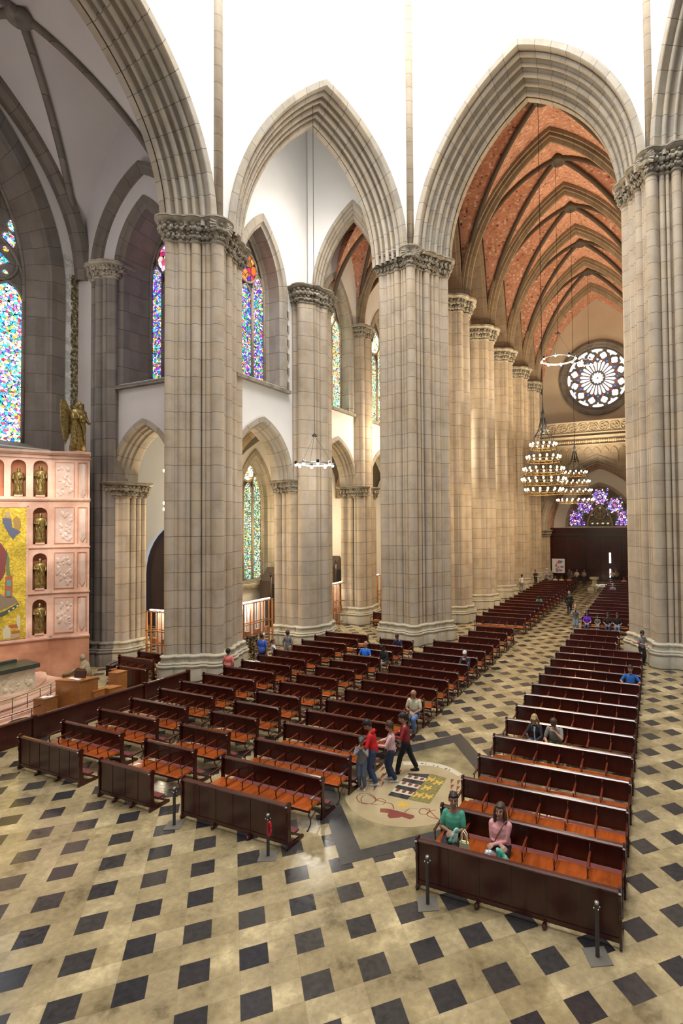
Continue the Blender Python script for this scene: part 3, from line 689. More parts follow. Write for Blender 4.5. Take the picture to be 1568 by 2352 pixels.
def big_window():
    ac, ho, hg, zb, zs, rise, dep = 5.4, 4.3, 2.9, 11.2, 19.8, 8.9, .9
    root = empty('window_8', FE.p(ac, 0, zb), kind='structure')
    def kid(name, bm_, mat, **kk):
        o = build(name, bm_, mat, **kk); o.parent = root; o.matrix_parent_inverse = Matrix.Translation(-Vector(root.location)); return o
    bm = nb(); sweep_arch(bm, FE, ac, ho, rise, zs, [(-.05, .02), (-.05, -.08), (.62, -.08), (.66, .05), (.75, .1), (.8, .3), (1.2, .6), (1.25, .75), (1.4, .9)], zb, 20)
    kid('window_surround', bm, M['darkarch'], smooth='auto')
    s = ho - hg; r_ = (ho * ho + rise * rise) / (2 * ho); c_ = ho - r_; rg = math.sqrt((r_ - s) ** 2 - c_ * c_)
    bm = nb(); poly_fr(bm, FE, arch_path(ac, hg, rg, zs, 0, zb, 20), dep + .15); kid('stone_plate', bm, M['darkstone'])
    g = nb(); t = nb(); d_ = dep + .1
    wl = hg / 2
    for i in range(4):
        a = ac - hg + wl * (i + .5); lancet(g, FE, a, wl / 2 - .07, zb + .15, 18.7, .95, d_)
        tube(t, [FE.p(x, d_ - .03, z) for x, z in arch_path(a, wl / 2 - .03, 1.05, 18.7, 0, zb, 8)], .06, 6)
    for i in range(5): tube(t, [FE.p(ac - hg + wl * i, d_ - .05, zb), FE.p(ac - hg + wl * i, d_ - .05, 19.3)], .09, 6)
    for sg in (-1, 1):   # lozenge of four petals in each sub arch
        a = ac + sg * wl; z = 20.75
        poly_fr(g, FE, [(a + .78, z), (a + .3, z + .35), (a, z + .95), (a - .3, z + .35), (a - .78, z), (a - .3, z - .35), (a, z - .95), (a + .3, z - .35)], d_)
        ringbar(t, FE, a, z, 1.12, .07, d_ - .04)
        tube(t, [FE.p(x, d_ - .05, zz) for x, zz in arch_path(a, wl - .02, 2.5, 19.6, 0, None, 10)], .08, 6)
        for q in range(4):
            an = PI / 4 + q * PI / 2; disc(g, FE, a + .85 * math.cos(an), z + .85 * math.sin(an), .13, d_, 10)
    zc, Rr = 23.6, 1.62
    ringbar(t, FE, ac, zc, Rr + .05, .11, d_ - .05)
    for q in range(6):
        an = PI / 6 + q * PI / 3; a, z = ac + 1.05 * math.cos(an), zc + 1.05 * math.sin(an)
        ringbar(t, FE, a, z, .46, .05, d_ - .04)
        for w_ in range(4):
            b_ = w_ * PI / 2; disc(g, FE, a + .17 * math.cos(b_), z + .17 * math.sin(b_), .17, d_ - .004 * w_, 10)
        disc(g, FE, ac + .42 * math.cos(an + .5), zc + .42 * math.sin(an + .5), .16, d_, 10)
        disc(g, FE, ac + 1.45 * math.cos(an + PI / 6), zc + 1.45 * math.sin(an + PI / 6), .1, d_, 8)
    for sg in (-1, 1):
        for a, z, q in ((2.2, 21.9, .3), (2.35, 22.7, .22), (1.0, 25.4, .2)): disc(g, FE, ac + sg * a, z, q, d_, 8, q * 1.4)
    disc(g, FE, ac, 25.9, .38, d_, 12)
    tube(t, [FE.p(x, d_ - .05, z) for x, z in arch_path(ac, hg - .03, rg, zs, 0, zb, 16)], .1, 6)
    kid('jewel_glass', g, GL['big']); kid('tracery', t, M['darkstone'], smooth=True)
    bm = nb(); P0 = [(-.3, -.40 + zb), (-.3, -.2 + zb), (dep + .1, .35 + zb), (dep + .1, -.4 + zb)]
    rings(bm, [[FE.p(ac - ho - .1, a, z) for a, z in P0], [FE.p(ac + ho + .1, a, z) for a, z in P0]]); kid('window_sill', bm, M['darkstone'])
big_window()
cT = (-26.55, 18.75)
shT = sq_shapes(cT, .85, .6, [(0, -.62)], [(-.45, -.6), (.45, -.6), (.8, -.35)], .2, .12, .15)
pier('pillar', cT, shT, 21.0, 20.15, 'grey clustered wall pillar right of the pink marble retable', seed=31, mat='darkstone', capsize=.6)
cU = (-25.75, 19.25)
shU = sq_shapes(cU, .5, .7, [(-.15, -.72), (.42, -.5)], [(.15, -.74), (.56, -.15), (.56, .15), (.56, .45), (-.42, -.72)], .2, .12, .15)
pier('arcade_pillar', cU, shU, 9.45, 8.6, 'low clustered pillar right of the grey wall pillar, carrying the low arch', seed=32, capsize=.7)
# white ribbed vault of the left arm
TX0, TX1, TY0, TY1 = -29.0, -20.9, 8.0, 18.7
vault('ceiling_7', TX0, TX1, TY0, TY1, 20.6, 8.6, M['dimdirtplaster'], .5, 30, kind='structure')
root = empty('rib_cross', ((TX0 + TX1) / 2, (TY0 + TY1) / 2, 29), label='dark stone ribs meeting in a boss under the white vault at the top left', cat='vault rib')
bm = nb(); diag_rib(bm, TX0, TX1, TY0, TY1, 20.6, 8.6, .17, .5); o = build('diagonal_rib', bm, M['darkstone'], smooth=True); o.parent = root; o.matrix_parent_inverse = Matrix.Translation(-Vector(root.location))
bm = nb(); lathe(bm, (0, 0, .35), [(.25, .3), (.5, .2), (.55, 0), (.42, -.15), (.2, -.18), (.12, -.05)], 16); build('boss', bm, M['darkstone'], root, smooth=True)
for nm_, fr_, hh in (('trim_3', Fr((TX0 + .25, 8.0), (0, 1), (1, 0)), 5.35),):
    bm = nb(); sweep_arch(bm, fr_, 5.35, hh, 8.6, 20.6, [(-.1, -.35), (.3, -.3), (.45, 0), (.5, .3), (.3, .55), (-.1, .6)], None, 20); build(nm_, bm, M['darkarch'], smooth='auto', kind='structure')
bm = nb(); sweep_arch(bm, Fr((TX1, 8.0), (0, 1), (-1, 0)), 5.35, 5.4, 8.7, 20.6, [(-.1, -.3), (.25, -.3), (.5, -.1), (.55, .3), (-.1, .5)], None, 20); build('trim_4', bm, M['darkarch'], smooth='auto', kind='structure')
# corner bay behind the low arches, with a dark doorway arch
FB = Fr((-38, 26.4), (1, 0), (0, 1))
bm = nb(); wall_open(bm, FB, 0, 12.2, 0, 14, [(7.0, 2.8, 0, 3.6, 3.6)]); build('wall_back_left', bm, M['plaster'], kind='structure')
bm = nb(); lancet(bm, FB, 7.0, 2.9, 0, 3.6, 3.7, .35); build('door_2', bm, M['darkwood'], kind='structure')
vault('ceiling_8', -27.9, -19.75, 18.75, 26.3, 9.2, 4.2, M['plaster'], .3, 16, kind='structure')
vault('ceiling_9', -38, -27.9, 18.6, 26.4, 9.2, 4.4, M['plaster'], .3, 16, kind='structure')
bm = nb(); box(bm, -38.3, -38, 18.6, 26.6, 0, 14); build('wall_back_end', bm, M['plaster'], kind='structure')
bm = nb(); box(bm, -29.3, -19.2, 7.6, 7.9, 0, 31); build('wall_transept_near', bm, M['plaster'], kind='structure')
# ================================================================ entrance end of the nave
XC = -5.95
FW = Fr((-13, 66.4), (1, 0), (0, 1))
bm = nb(); box(bm, -13.2, 1.2, 66.4, 66.8, 0, 36); build('wall_entrance', bm, plain('cream_plaster', (.62, .50, .36), .9, noise_amt=.08, nscale=.5), kind='structure')
def rose():
    zc, a0 = 24.5, XC + 13
    root = empty('window_9', (XC, 66.4, zc), kind='structure')
    def kid(name, bm_, mat, **kk):
        o = build(name, bm_, mat, **kk); o.parent = root; o.matrix_parent_inverse = Matrix.Translation(-Vector(root.location)); return o
    bm = nb(); seg = 48; prof = [(4.55, .0), (4.55, -.35), (4.3, -.42), (4.1, -.30), (3.95, -.30), (3.85, -.15), (3.7, -.1), (3.62, .0)]
    rings(bm, [[FW.p(a0 + r_ * math.cos(2 * PI * k / seg), d_, zc + r_ * math.sin(2 * PI * k / seg)) for k in range(seg)] for r_, d_ in prof], False, False); kid('rose_frame', bm, M['darkstone'], smooth='auto')
    bm = nb(); disc(bm, FW, a0, zc, 3.65, -.02, 48); kid('stone_plate', bm, M['darkstone'])
    g = nb(); d_ = -.08; red = nb(); blu = nb(); t = nb()
    P = lambda r_, an: (a0 + r_ * math.cos(an), zc + r_ * math.sin(an))
    for k in range(12):     # heart of the rose
        an = k * PI / 6; w = .235
        poly_fr(g, FW, [P(.08, an), P(.5, an - w), P(.62, an - w * .7), P(.70, an), P(.62, an + w * .7), P(.5, an + w)], d_)
    for k in range(24):     # long petals
        an = (k + .5) * PI / 12; w = .085
        poly_fr(g, FW, [P(.92, an - .05), P(.92, an + .05), P(1.75, an + w), P(1.98, an + w * .75), P(2.08, an), P(1.98, an - w * .75), P(1.75, an - w)], d_)
        q = P(2.26, k * PI / 12); disc(red if k % 2 else blu, FW, q[0], q[1], .095, d_ - .01, 10)
    for k in range(12):
        an = (k + .5) * PI / 6; q = P(2.78, an)
        for w in range(4): disc(g, FW, q[0] + .20 * math.cos(an + w * PI / 2), q[1] + .20 * math.sin(an + w * PI / 2), .215, d_ - .003 * w, 14)
        an = k * PI / 6
        poly_fr(g, FW, [P(2.95, an), P(3.22, an + .04), P(3.3, an + .17), P(3.5, an + .19), P(3.55, an + .08), P(3.57, an), P(3.55, an - .08), P(3.5, an - .19), P(3.3, an - .17), P(3.22, an - .04)], d_)
        ringbar(t, FW, P(2.78, an + PI / 12)[0], P(2.78, an + PI / 12)[1], .47, .05, d_ - .03, 16)
    ringbar(t, FW, a0, zc, .82, .06, d_ - .04); ringbar(t, FW, a0, zc, 3.62, .08, d_ - .04, 48)
    kid('white_glass', g, GL['rosew']); kid('red_glass', red, plain('red_glass', (.1, 0, 0), .3, emit=(.9, .02, .05), es=2)); kid('blue_glass', blu, plain('blue_glass', (0, 0, .1), .3, emit=(.05, .12, 1), es=2.4))
    kid('tracery', t, M['darkstone'], smooth=True)
rose()
# gallery and portal
FG = Fr((-14.2, 63.3), (1, 0), (0, 1)); ag = XC + 14.2
bm = nb(); wall_open(bm, FG, 0, 15.4, 0, 17.2, [(ag, 6.55, 0, 6.0, 8.8)]); build('wall_gallery', bm, M['stone'], kind='structure')
bm = nb(); sweep_arch(bm, FG, ag, 6.6, 8.8, 6.0, [(0, .02), (0, -.15), (.3, -.15), (.34, .0), (.5, .1), (.52, .35), (.66, .45), (.68, .7)], None, 20)
build('arch', bm, M['arch'], smooth='auto', label='great portal arch of warm stone around the dark wooden entrance screen', cat='arch')
bm = nb(); sweep_arch(bm, FG, ag, 5.95, 8.0, 6.0, [(0, .65), (.12, 1.25), (.14, 1.3), (.22, 1.35), (.26, 1.9), (.30, 1.95), (.42, 2.3), (.42, 2.9)], None, 20); build('trim_70', bm, M['brick'], smooth='auto', kind='structure')
for k, dd in enumerate((.62, 1.32, 2.2)):
    bm = nb(); sweep_arch(bm, FG, ag, 5.98 - k * .16, 8.0 - k * .2, 6.0, [(.0, dd), (.12, dd + .02), (.16, dd + .14), (.12, dd + .26), (0, dd + .28)], None, 20); build('trim_%d' % (71 + k), bm, M['arch'], smooth='auto', kind='structure')
bm = nb(); box(bm, -12.2, .4, 66.15, 66.4, 6.3, 15); build('wall_tympanum', bm, M['plaster'], kind='structure')
for sg, lb in ((-1, 'short stone pier with carved capital left of the entrance screen'), (1, 'short stone pier with carved capital right of the entrance screen')):
    c = (XC + sg * 6.55, 63.9)
    pier('portal_pier', c, sq_shapes(c, .75, .75, [(0, -.75), (-sg * .75, 0)], [(-sg * .7, -.6)], .24, .16, .2), 6.1, 5.2, lb, seed=40 + sg, capsize=.6)
# balustrade
root = empty('balustrade', (XC, 63.2, 17.2), label='pale carved stone balustrade with a row of quatrefoils below the rose window', cat='balustrade')
def kidof(root, name, bm, mat, **kk):
    o = build(name, bm, mat, **kk); o.parent = root; o.matrix_parent_inverse = Matrix.Translation(-Vector(root.location)); return o
M['pale'] = plain('pale_carved_stone', (.52, .44, .32), .8, noise_amt=.15, nscale=1.5)
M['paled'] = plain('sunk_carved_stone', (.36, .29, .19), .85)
bm = nb(); box(bm, -14, 1.2, 63.0, 63.35, 18.62, 18.78); box(bm, -14, 1.2, 62.95, 63.4, 17.28, 17.44); box(bm, -14, 1.2, 62.7, 63.4, 16.75, 17.0); box(bm, -14, 1.2, 62.85, 63.4, 15.9, 16.02)
box(bm, -14, 1.2, 63.2, 63.3, 17.4, 18.65); kidof(root, 'rails', bm, M['pale'])
bm = nb(); bd = nb()
for k in range(13):
    x = -13.2 + k * 1.16; fr = Fr((0, 63.12), (1, 0), (0, 1))
    ringbar(bm, fr, x, 18.03, .52, .055, 0, 20)
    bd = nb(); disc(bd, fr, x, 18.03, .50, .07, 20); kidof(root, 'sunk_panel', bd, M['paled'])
    for w in range(3):
        a = w * 2 * PI / 3 + k; ringbar(bm, fr, x + .22 * math.cos(a), 18.03 + .22 * math.sin(a), .2, .035, 0, 12)
kidof(root, 'quatrefoil_tracery', bm, M['pale'], smooth=True)
root = empty('blind_arcade', (XC, 63.2, 13), label='row of slender blind arches carved over the portal arch', cat='stone panelling')
bm = nb(); fr = Fr((0, 63.25), (1, 0), (0, 1)); bd = nb()
for k in range(17):
    x = -13.4 + k * .93; zo = 6.0 + (arch_z(6.7, 8.9, x - XC) if abs(x - XC) < 6.7 else 0) + .35
    if zo > 14.2: zo = 14.9
    tube(bm, [fr.p(a, -.04, z) for a, z in arch_path(x, .42, .62, 15.0, 0, max(zo, 9.5) if k else 9.5, 6)], .05, 5)
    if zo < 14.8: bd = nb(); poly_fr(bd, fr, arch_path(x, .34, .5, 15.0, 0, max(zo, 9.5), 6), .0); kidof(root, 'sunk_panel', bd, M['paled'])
kidof(root, 'arch_tracery', bm, M['pale'], smooth=True)
bm = nb()
rnd = random.Random(5)
for k in range(60): ball(bm, (-13.8 + k * .25, 62.98, 16.38), .16, 7, 5, (1, .6, rnd.uniform(.8, 1.3)))
o = build('leaf_frieze', bm, M['pale'], smooth=True, label='carved leaf frieze running under the stone balustrade', cat='frieze')
# tympanum window
def tymp():
    fr = Fr((-12.2, 66.15), (1, 0), (0, 1)); a0 = XC + 12.2; root = empty('window_10', (XC, 66.15, 6.5), kind='structure')
    bm = nb(); sweep_arch(bm, fr, a0, 4.05, 5.3, 6.5, [(0, 0), (0, -.2), (.25, -.22), (.35, -.1), (.4, .0)], None, 16); kidof(root, 'window_surround', bm, M['arch'], smooth='auto')
    bm = nb(); poly_fr(bm, fr, arch_path(a0, 3.7, 4.85, 6.5, 0, None, 16), -.03); kidof(root, 'stone_plate', bm, M['darkstone'])
    g = nb(); d_ = -.07; t = nb()
    def flower(x, z, R, n=8):
        disc(g, fr, x, z, R * .28, d_, 12)
        for k in range(n):
            a = 2 * PI * k / n; disc(g, fr, x + R * .62 * math.cos(a), z + R * .62 * math.sin(a), R * .25, d_ - .002 * k, 10)
        for k in range(n):
            a = 2 * PI * (k + .5) / n; disc(g, fr, x + R * .93 * math.cos(a), z + R * .93 * math.sin(a), R * .15, d_ - .001 * k, 8)
        ringbar(t, fr, x, z, R * 1.12, .035, d_ - .03, 20)
    for x, z, R in ((0, 10.0, .95), (-1.7, 8.95, .9), (1.7, 8.95, .9), (-2.75, 7.6, .78), (2.75, 7.6, .78)): flower(a0 + x, z, R)
    for i in range(-7, 8):
        x = i * .48
        if abs(x) > 1.5: lancet(g, fr, a0 + x, .17, 6.6, 6.9, .2, d_)
    for x, z, q in ((-.95, 10.9, .16), (.95, 10.9, .16), (-2.45, 9.9, .2), (2.45, 9.9, .2), (-.95, 8.6, .12), (.95, 8.6, .12), (-3.3, 8.5, .14), (3.3, 8.5, .14)): disc(g, fr, a0 + x, z, q, d_, 8)
    kidof(root, 'rosette_glass', g, GL['tymp'])
    bm = nb(); sweep_arch(bm, fr, a0, 1.5, 2.6, 6.5, [(0, -.04), (0, -.28), (.16, -.28), (.2, -.1), (.22, -.04)], None, 12); 
    kidof(root, 'inner_arch', bm, M['pale'], smooth='auto')
    bm = nb(); poly_fr(bm, fr, arch_path(a0, 1.35, 2.4, 6.5, 0, None, 10), -.075); kidof(root, 'inner_plate', bm, M['darkstone'])
    ringbar(t, fr, a0, 7.95, .62, .06, -.12)
    for k in range(6): a = k * PI / 3; ringbar(t, fr, a0 + .33 * math.cos(a), 7.95 + .33 * math.sin(a), .26, .035, -.12, 12)
    for k in range(4): ringbar(t, fr, a0 - .9 + k * .6, 6.95, .25, .045, -.12, 12)
    kidof(root, 'tracery', t, M['pale'], smooth=True)
    g2 = nb()
    for k in range(4): disc(g2, fr, a0 - .9 + k * .6, 6.8, .15, -.1, 8)
    for k in range(5): a = PI * k / 4; disc(g2, fr, a0 + .95 * math.cos(a), 7.9 + .8 * math.sin(a), .12, -.1, 8)
    kidof(root, 'dark_glass', g2, GL['chapel'])
tymp()
# wooden entrance screen with its doors
root = empty('entrance_screen', (XC, 65.0, 0), label='tall dark mahogany entrance screen under the stained tympanum window', cat='screen')
bm = nb(); box(bm, -12.3, .4, 65.0, 65.3, 0, 6.0); kidof(root, 'panelling', bm, M['darkwood'])
bm = nb(); box(bm, -12.4, .5, 64.7, 65.4, 6.15, 6.35); box(bm, -12.35, .5, 64.8, 65.35, 5.85, 6.15); box(bm, -12.35, .45, 64.9, 65.3, 5.3, 5.4); kidof(root, 'cornice', bm, M['wood'])
bm = nb()
for x in (-12.1, -9.9, -7.6, -5.9, -3.6, -1.4, .2): box(bm, x - .1, x + .1, 64.88, 65.0, 0, 5.3)
for z in (1.3, 2.55): box(bm, -12.3, .4, 64.92, 65.0, z, z + .1)
kidof(root, 'frame', bm, M['wood'])
for x in (-10.95, -8.7, -6.75, -4.75, -2.5):
    bm = nb(); lancet(bm, Fr((0, 64.95), (1, 0), (0, 1)), x, .75, 2.8, 4.3, .8, 0); kidof(root, 'door_panel', bm, M['wood'])
bm = nb(); box(bm, -4.88, -4.72, 64.86, 64.9, .5, 1.5); box(bm, -4.9, -4.7, 64.86, 64.9, 2.2, 3.4)
kidof(root, 'daylit_gap', bm, plain('daylight_gap', (.2, .2, .2), .5, emit=(.75, .82, 1), es=5), label='bright slit of daylight in the door')
# notice board beside the door
root = empty('notice_board', (-10.7, 64.6, 0), label='tall white board with pink and blue notices before the entrance screen', cat='notice board')
bm = nb(); box(bm, -.75, .75, -.03, .03, .9, 2.6); build('panel', bm, M['white'], root)
bm = nb(); rnd = random.Random(3)
for k in range(14): x, z = rnd.uniform(-.6, .4), rnd.uniform(1.0, 2.2); box(bm, x, x + rnd.uniform(.15, .3), -.05 - k * .001, -.035, z, z + rnd.uniform(.15, .35), k % 3)
build('notices', bm, [plain('pink_paper', (.55, .12, .25), .7), plain('blue_paper', (.15, .25, .5), .7), plain('grey_paper', (.4, .4, .42), .7)], root)
bm = nb(); box(bm, -.7, -.64, -.25, .25, 0, .92); box(bm, .64, .7, -.25, .25, 0, .92); build('stand', bm, M['iron'], root)
light('door_daylight', 'SPOT', (-4.4, 64.5, 3.4), 5000, (.86, .92, 1), target=(-5.3, 61.2, 0), spot=.55, radius=.1)
# ================================================================ chandeliers
bulb_me = None
def bulb_mesh(mat, r_=.05):
    bm = nb(); ball(bm, (0, 0, 0), r_, 8, 6, (1, 1, 1.25)); me = bpy.data.meshes.new('bulb'); bm.to_mesh(me); bm.free(); me.materials.append(mat)
    for p in me.polygons: p.use_smooth = True
    return me
def chandelier(x, y, ztop, tiers, label, cord_top):
    root = empty('chandelier', (x, y, tiers[-1][1]), label=label, cat='chandelier', group='tiered gilt chandeliers')
    R = lambda z: z - tiers[-1][1]
    me = bulb_mesh(M['bulb'], .062)
    for rad, z, n in tiers:
        bm = nb(); 
        for zz in (R(z) - .12, R(z) - .28): tube(bm, [(rad * math.cos(2 * PI * k / 32), rad * math.sin(2 * PI * k / 32), zz) for k in range(33)], .02, 6)
        for k in range(n):
            a = 2 * PI * k / n; c, s = math.cos(a), math.sin(a); tube(bm, [(rad * c, rad * s, R(z) - .28), (rad * c * 1.05, rad * s * 1.05, R(z) - .18), (rad * c * 1.05, rad * s * 1.05, R(z) - .04)], .018, 5)
            tube(bm, [((rad) * c, (rad) * s, R(z) - .28), (rad * math.cos(a + PI / n), rad * math.sin(a + PI / n), R(z) - .12)], .012, 4)
        build('tier', bm, M['agedgilt'], root, smooth=True)
        for k in range(n):
            a = 2 * PI * k / n; b = bpy.data.objects.new('bulb', me); C.objects.link(b); b.parent = root; b.location = (rad * 1.05 * math.cos(a), rad * 1.05 * math.sin(a), R(z) + .03)
    bm = nb(); h = R(ztop)
    for k in range(8):
        a = 2 * PI * k / 8; c, s = math.cos(a), math.sin(a)
        pts = [(t[0] * .98 * c, t[0] * .98 * s, R(t[1]) - .2) for t in tiers]
        tube(bm, [(.12 * c, .12 * s, h + 1.5), (.3 * c, .3 * s, h + .7), (.55 * c, .55 * s, h + .35)] + pts, .022, 5)
    lathe(bm, (0, 0, h + .5), [(.05, 0), (.12, .06), (.05, .2), (.09, .3), (.04, .5), (.10, 1.2), (.11, 1.3), (.05, 1.5), (.02, 2.1)], 10)
    for zz, rr in ((.35, .5), (.7, .38)): tube(bm, [(rr * math.cos(2 * PI * k / 20), rr * math.sin(2 * PI * k / 20), h + zz) for k in range(21)], .025, 5)
    build('frame', bm, M['iron'], root, smooth=True)
    bm = nb(); tube(bm, [(0, 0, h + 2.2), (0, 0, cord_top - tiers[-1][1])], .018, 6); build('cord', bm, M['iron'], root)
    for t in tiers[::2]: light('lamp_glow', 'POINT', (x, y, t[1] - .1), 330, WARM, radius=.9)
chandelier(-6.3, 33.1, 12.2, [(.78, 12.0, 14), (1.0, 11.2, 16), (1.2, 10.45, 18), (1.3, 9.8, 18), (1.12, 9.15, 16)], 'nearer tiered chandelier with many glowing bulbs hanging in the nave', 34.2)
chandelier(-6.1, 45.9, 11.6, [(.95, 11.3, 14), (1.15, 10.5, 16), (1.3, 9.75, 16), (1.45, 8.95, 20)], 'farther tiered chandelier with glowing bulbs, partly hidden by the nearer one', 34.2)
def ring_lamp(x, y, z, R, n, label, cord_top, power=60, col=(1, .95, .86)):
    root = empty('ring_lamp', (x, y, z), label=label, cat='ring lamp', group='modern ring lamps')
    bm = nb(); tube(bm, [(R * math.cos(2 * PI * k / 36), R * math.sin(2 * PI * k / 36), 0) for k in range(37)], .04, 8)
    tube(bm, [(R * .94 * math.cos(2 * PI * k / 36), R * .94 * math.sin(2 * PI * k / 36), .05) for k in range(37)], .02, 6)
    build('ring', bm, M['steel'], root, smooth=True)
    bm = nb()
    for k in range(3): a = 2 * PI * k / 3 + .4; tube(bm, [(R * math.cos(a), R * math.sin(a), 0), (0, 0, R * 1.6)], .008, 4)
    tube(bm, [(0, 0, R * 1.6), (0, 0, cord_top - z)], .014, 5); lathe(bm, (0, 0, R * 1.55), [(.16, 0), (.14, .04), (.03, .16)], 12)
    build('cord', bm, M['iron'] if power else M['iron'], root)
    me = bulb_mesh(M['bulbw'], .075)
    for k in range(n):
        a = 2 * PI * k / n; c, s = math.cos(a) * R, math.sin(a) * R
        bm = nb(); lathe(bm, (c, s, 0), [(.05, .16), (.085, .14), (.085, .0), (.07, -.02)], 10); sp = build('spot_shade', bm, M['iron'] if k % 2 else M['steel'], root, smooth=True)
        b = bpy.data.objects.new('bulb', me); C.objects.link(b); b.parent = root; b.location = (c, s, -.04)
    light('lamp_glow', 'POINT', (x, y, z - .15), power, col, radius=R * .8)
ring_lamp(-6.3, 39.5, 19.2, 1.25, 8, 'nearer modern ring lamp high in the nave, left of its twin', 34.2, 500, SOFT)
ring_lamp(-6.1, 58.5, 24.3, 1.25, 9, 'farther modern ring lamp high in the nave, in front of the rose window', 34.2, 300, SOFT)
ring_lamp(-16.57, 23.2, 10.35, .97, 8, 'ring lamp hanging inside the middle arch against the chapel pillar', 32.5, 260)
root = empty('lamp_column', (-23.1, 19.4, 8.0), label='vertical cluster of small bright lamps left of the left huge pillar', cat='lamp')
bm = nb(); tube(bm, [(0, .1, -.1), (0, .1, 2.2)], .025, 6)
for k in range(7): ball(bm, (0, .02, .15 + k * .3), .09, 8, 6)
build('rod', bm, M['steel'], root, smooth=True)
for k, z in enumerate((.0, .32, 2.0)): bm = nb(); ball(bm, (-.03, -.08, z), .09, 8, 6); build('bulb', bm, M['bulbw'], root)
root = empty('ring_lamp', (-20.6, 36.6, 17.0), label='single lamp glimpsed beside the shell-capital pillar before the third aisle window', cat='lamp')
bm = nb(); tube(bm, [(0, 0, 0), (.3, .2, 1.0), (1.2, 1, 4.2)], .012, 4); build('cord', bm, M['iron'], root); bm = nb(); ball(bm, (0, 0, -.05), .12, 8, 6); build('bulb', bm, M['bulbw'], root)
# ---------------------------------------------------------------- more lights, the added fills last
for y in (22.5, 29.8, 36.6, 43): light('chapel_lamp', 'POINT', (-23.0, y, 7.0), 520, (1, .8, .5), radius=.5)
light('chapel_lamp', 'POINT', (-26.5, 22.5, 8.0), 600, (1, .85, .6), radius=.5)
for y in (33, 39.5, 46): light('aisle_lamp', 'POINT', (-16.2, y, 13.5), 800, SOFT, radius=.6)
for y in (33.1, 39.5, 45.9, 52.3, 58.6): light('uplight', 'SPOT', (-6.0, y, 12.8), 4200, (1, .80, .55), target=(-6.0, y, 40), spot=2.7, radius=.8)
for y in (35.5, 41, 47, 53, 59): light('wall_wash', 'SPOT', (-5.9, y, 9), 1150, (1, .74, .46), target=(-13.4, y + 2, 4.5), spot=1.7, radius=.6)
light('retable_lamp', 'SPOT', (-20.5, 11, 12.5), 3600, (1, .9, .76), target=(-26.5, 15, 6.5), spot=1.0, radius=.3)
light('transept_fill', 'POINT', (-24.5, 12.5, 19), 420, (1, .93, .9), radius=1)  # added light without a source, lifts the dark vault of the left arm
light('chapel_fill', 'POINT', (-16.3, 23.9, 24.0), 620, (1, .95, .90), radius=2)  # unseen fill with no fixture, added to brighten the chapel bay
# ================================================================ floor medallion in the crossing
ME = (-6.15, 12.85)
def flat(name, pts, z, mat, root, **k):
    bm = nb(); rings(bm, [[(x, y, z - .004) for x, y in ccw(pts)], [(x, y, z) for x, y in ccw(pts)]]); o = build(name, bm, mat, **k)
    o.parent = root; o.matrix_parent_inverse = Matrix.Translation(-Vector(root.location)); return o
M['band'] = plain('dark_slate_inlay', (.05, .047, .045), .22, noise_amt=.2)
M['tan'] = plain('sand_marble_inlay', (.46, .36, .20), .2, noise_amt=.18, nscale=1.2)
M['field'] = plain('veined_beige_inlay', (.32, .26, .135), .18, noise_amt=.6, nscale=1.4)
root = empty('floor_medallion', (ME[0], ME[1], 0), label='round inlaid floor medallion with shield, ribbon and scrolls inside a dark slate diamond frame', cat='floor medallion')
def rot(p, a, c=ME): x, y = p; return (c[0] + x * math.cos(a) - y * math.sin(a), c[1] + x * math.sin(a) + y * math.cos(a))
H = 3.3; q = [(0, -H - .05), (H + .05, 0), (0, H + .75), (-H + .1, 0)]
q = [(x + ME[0], y + ME[1]) for x, y in q]
flat('slate_frame', q, .004, M['band'], root)
qi = [(ME[0] + x, ME[1] + y) for x, y in ((.1, -2.75), (2.75, 0), (.05, 3.25), (-2.65, 0))]
flat('field', qi, .006, M['field'], root)
CR = 1.72
flat('disc', [(ME[0] + CR * math.cos(2 * PI * k / 64), ME[1] + CR * math.sin(2 * PI * k / 64)) for k in range(64)], .008, M['tan'], root)
STR = [[(-6.59, 13.66), (-5.99, 13.86), (-5.98, 13.6), (-6.58, 13.58)], [(-6.58, 13.37), (-5.96, 13.4), (-5.98, 13.18), (-6.57, 13.18)], [(-6.56, 12.96), (-5.97, 12.97), (-5.98, 12.77), (-6.56, 12.77)], [(-6.56, 12.57), (-5.98, 12.57), (-5.99, 12.37), (-6.56, 12.37)]]
WHT = [[(-6.58, 13.58), (-5.98, 13.6), (-5.96, 13.4), (-6.58, 13.37)], [(-6.57, 13.18), (-5.98, 13.18), (-5.97, 12.97), (-6.56, 12.96)], [(-6.56, 12.77), (-5.98, 12.77), (-5.98, 12.57), (-6.56, 12.57)]]
M['iv'] = plain('ivory_inlay', (.60, .54, .40), .2); M['rose_in'] = plain('red_marble_inlay', (.22, .06, .045), .22); M['ochre'] = plain('ochre_inlay', (.62, .40, .08), .22); M['olive'] = plain('olive_inlay', (.26, .22, .075), .22, noise_amt=.4, nscale=12)
for p in STR: flat('black_bar', p, .0105, M['band'], root)
for p in WHT:
    flat('white_bar', p, .0105, M['iv'], root)
    for k in range(3):
        x = p[0][0] + .12 + k * .19; y = (p[0][1] + p[3][1]) / 2 + .015
        flat('red_tooth', [(x - .055, y + .085), (x + .055, y + .085), (x + .055, y - .02), (x + .02, y - .055), (x - .02, y - .055), (x - .055, y - .02)], .0125, M['rose_in'], root)
flat('olive_quarter', [(-5.98, 13.9), (-5.46, 13.82), (-5.38, 12.4), (-5.97, 12.38)], .0105, M['olive'], root)
rnd = random.Random(2)
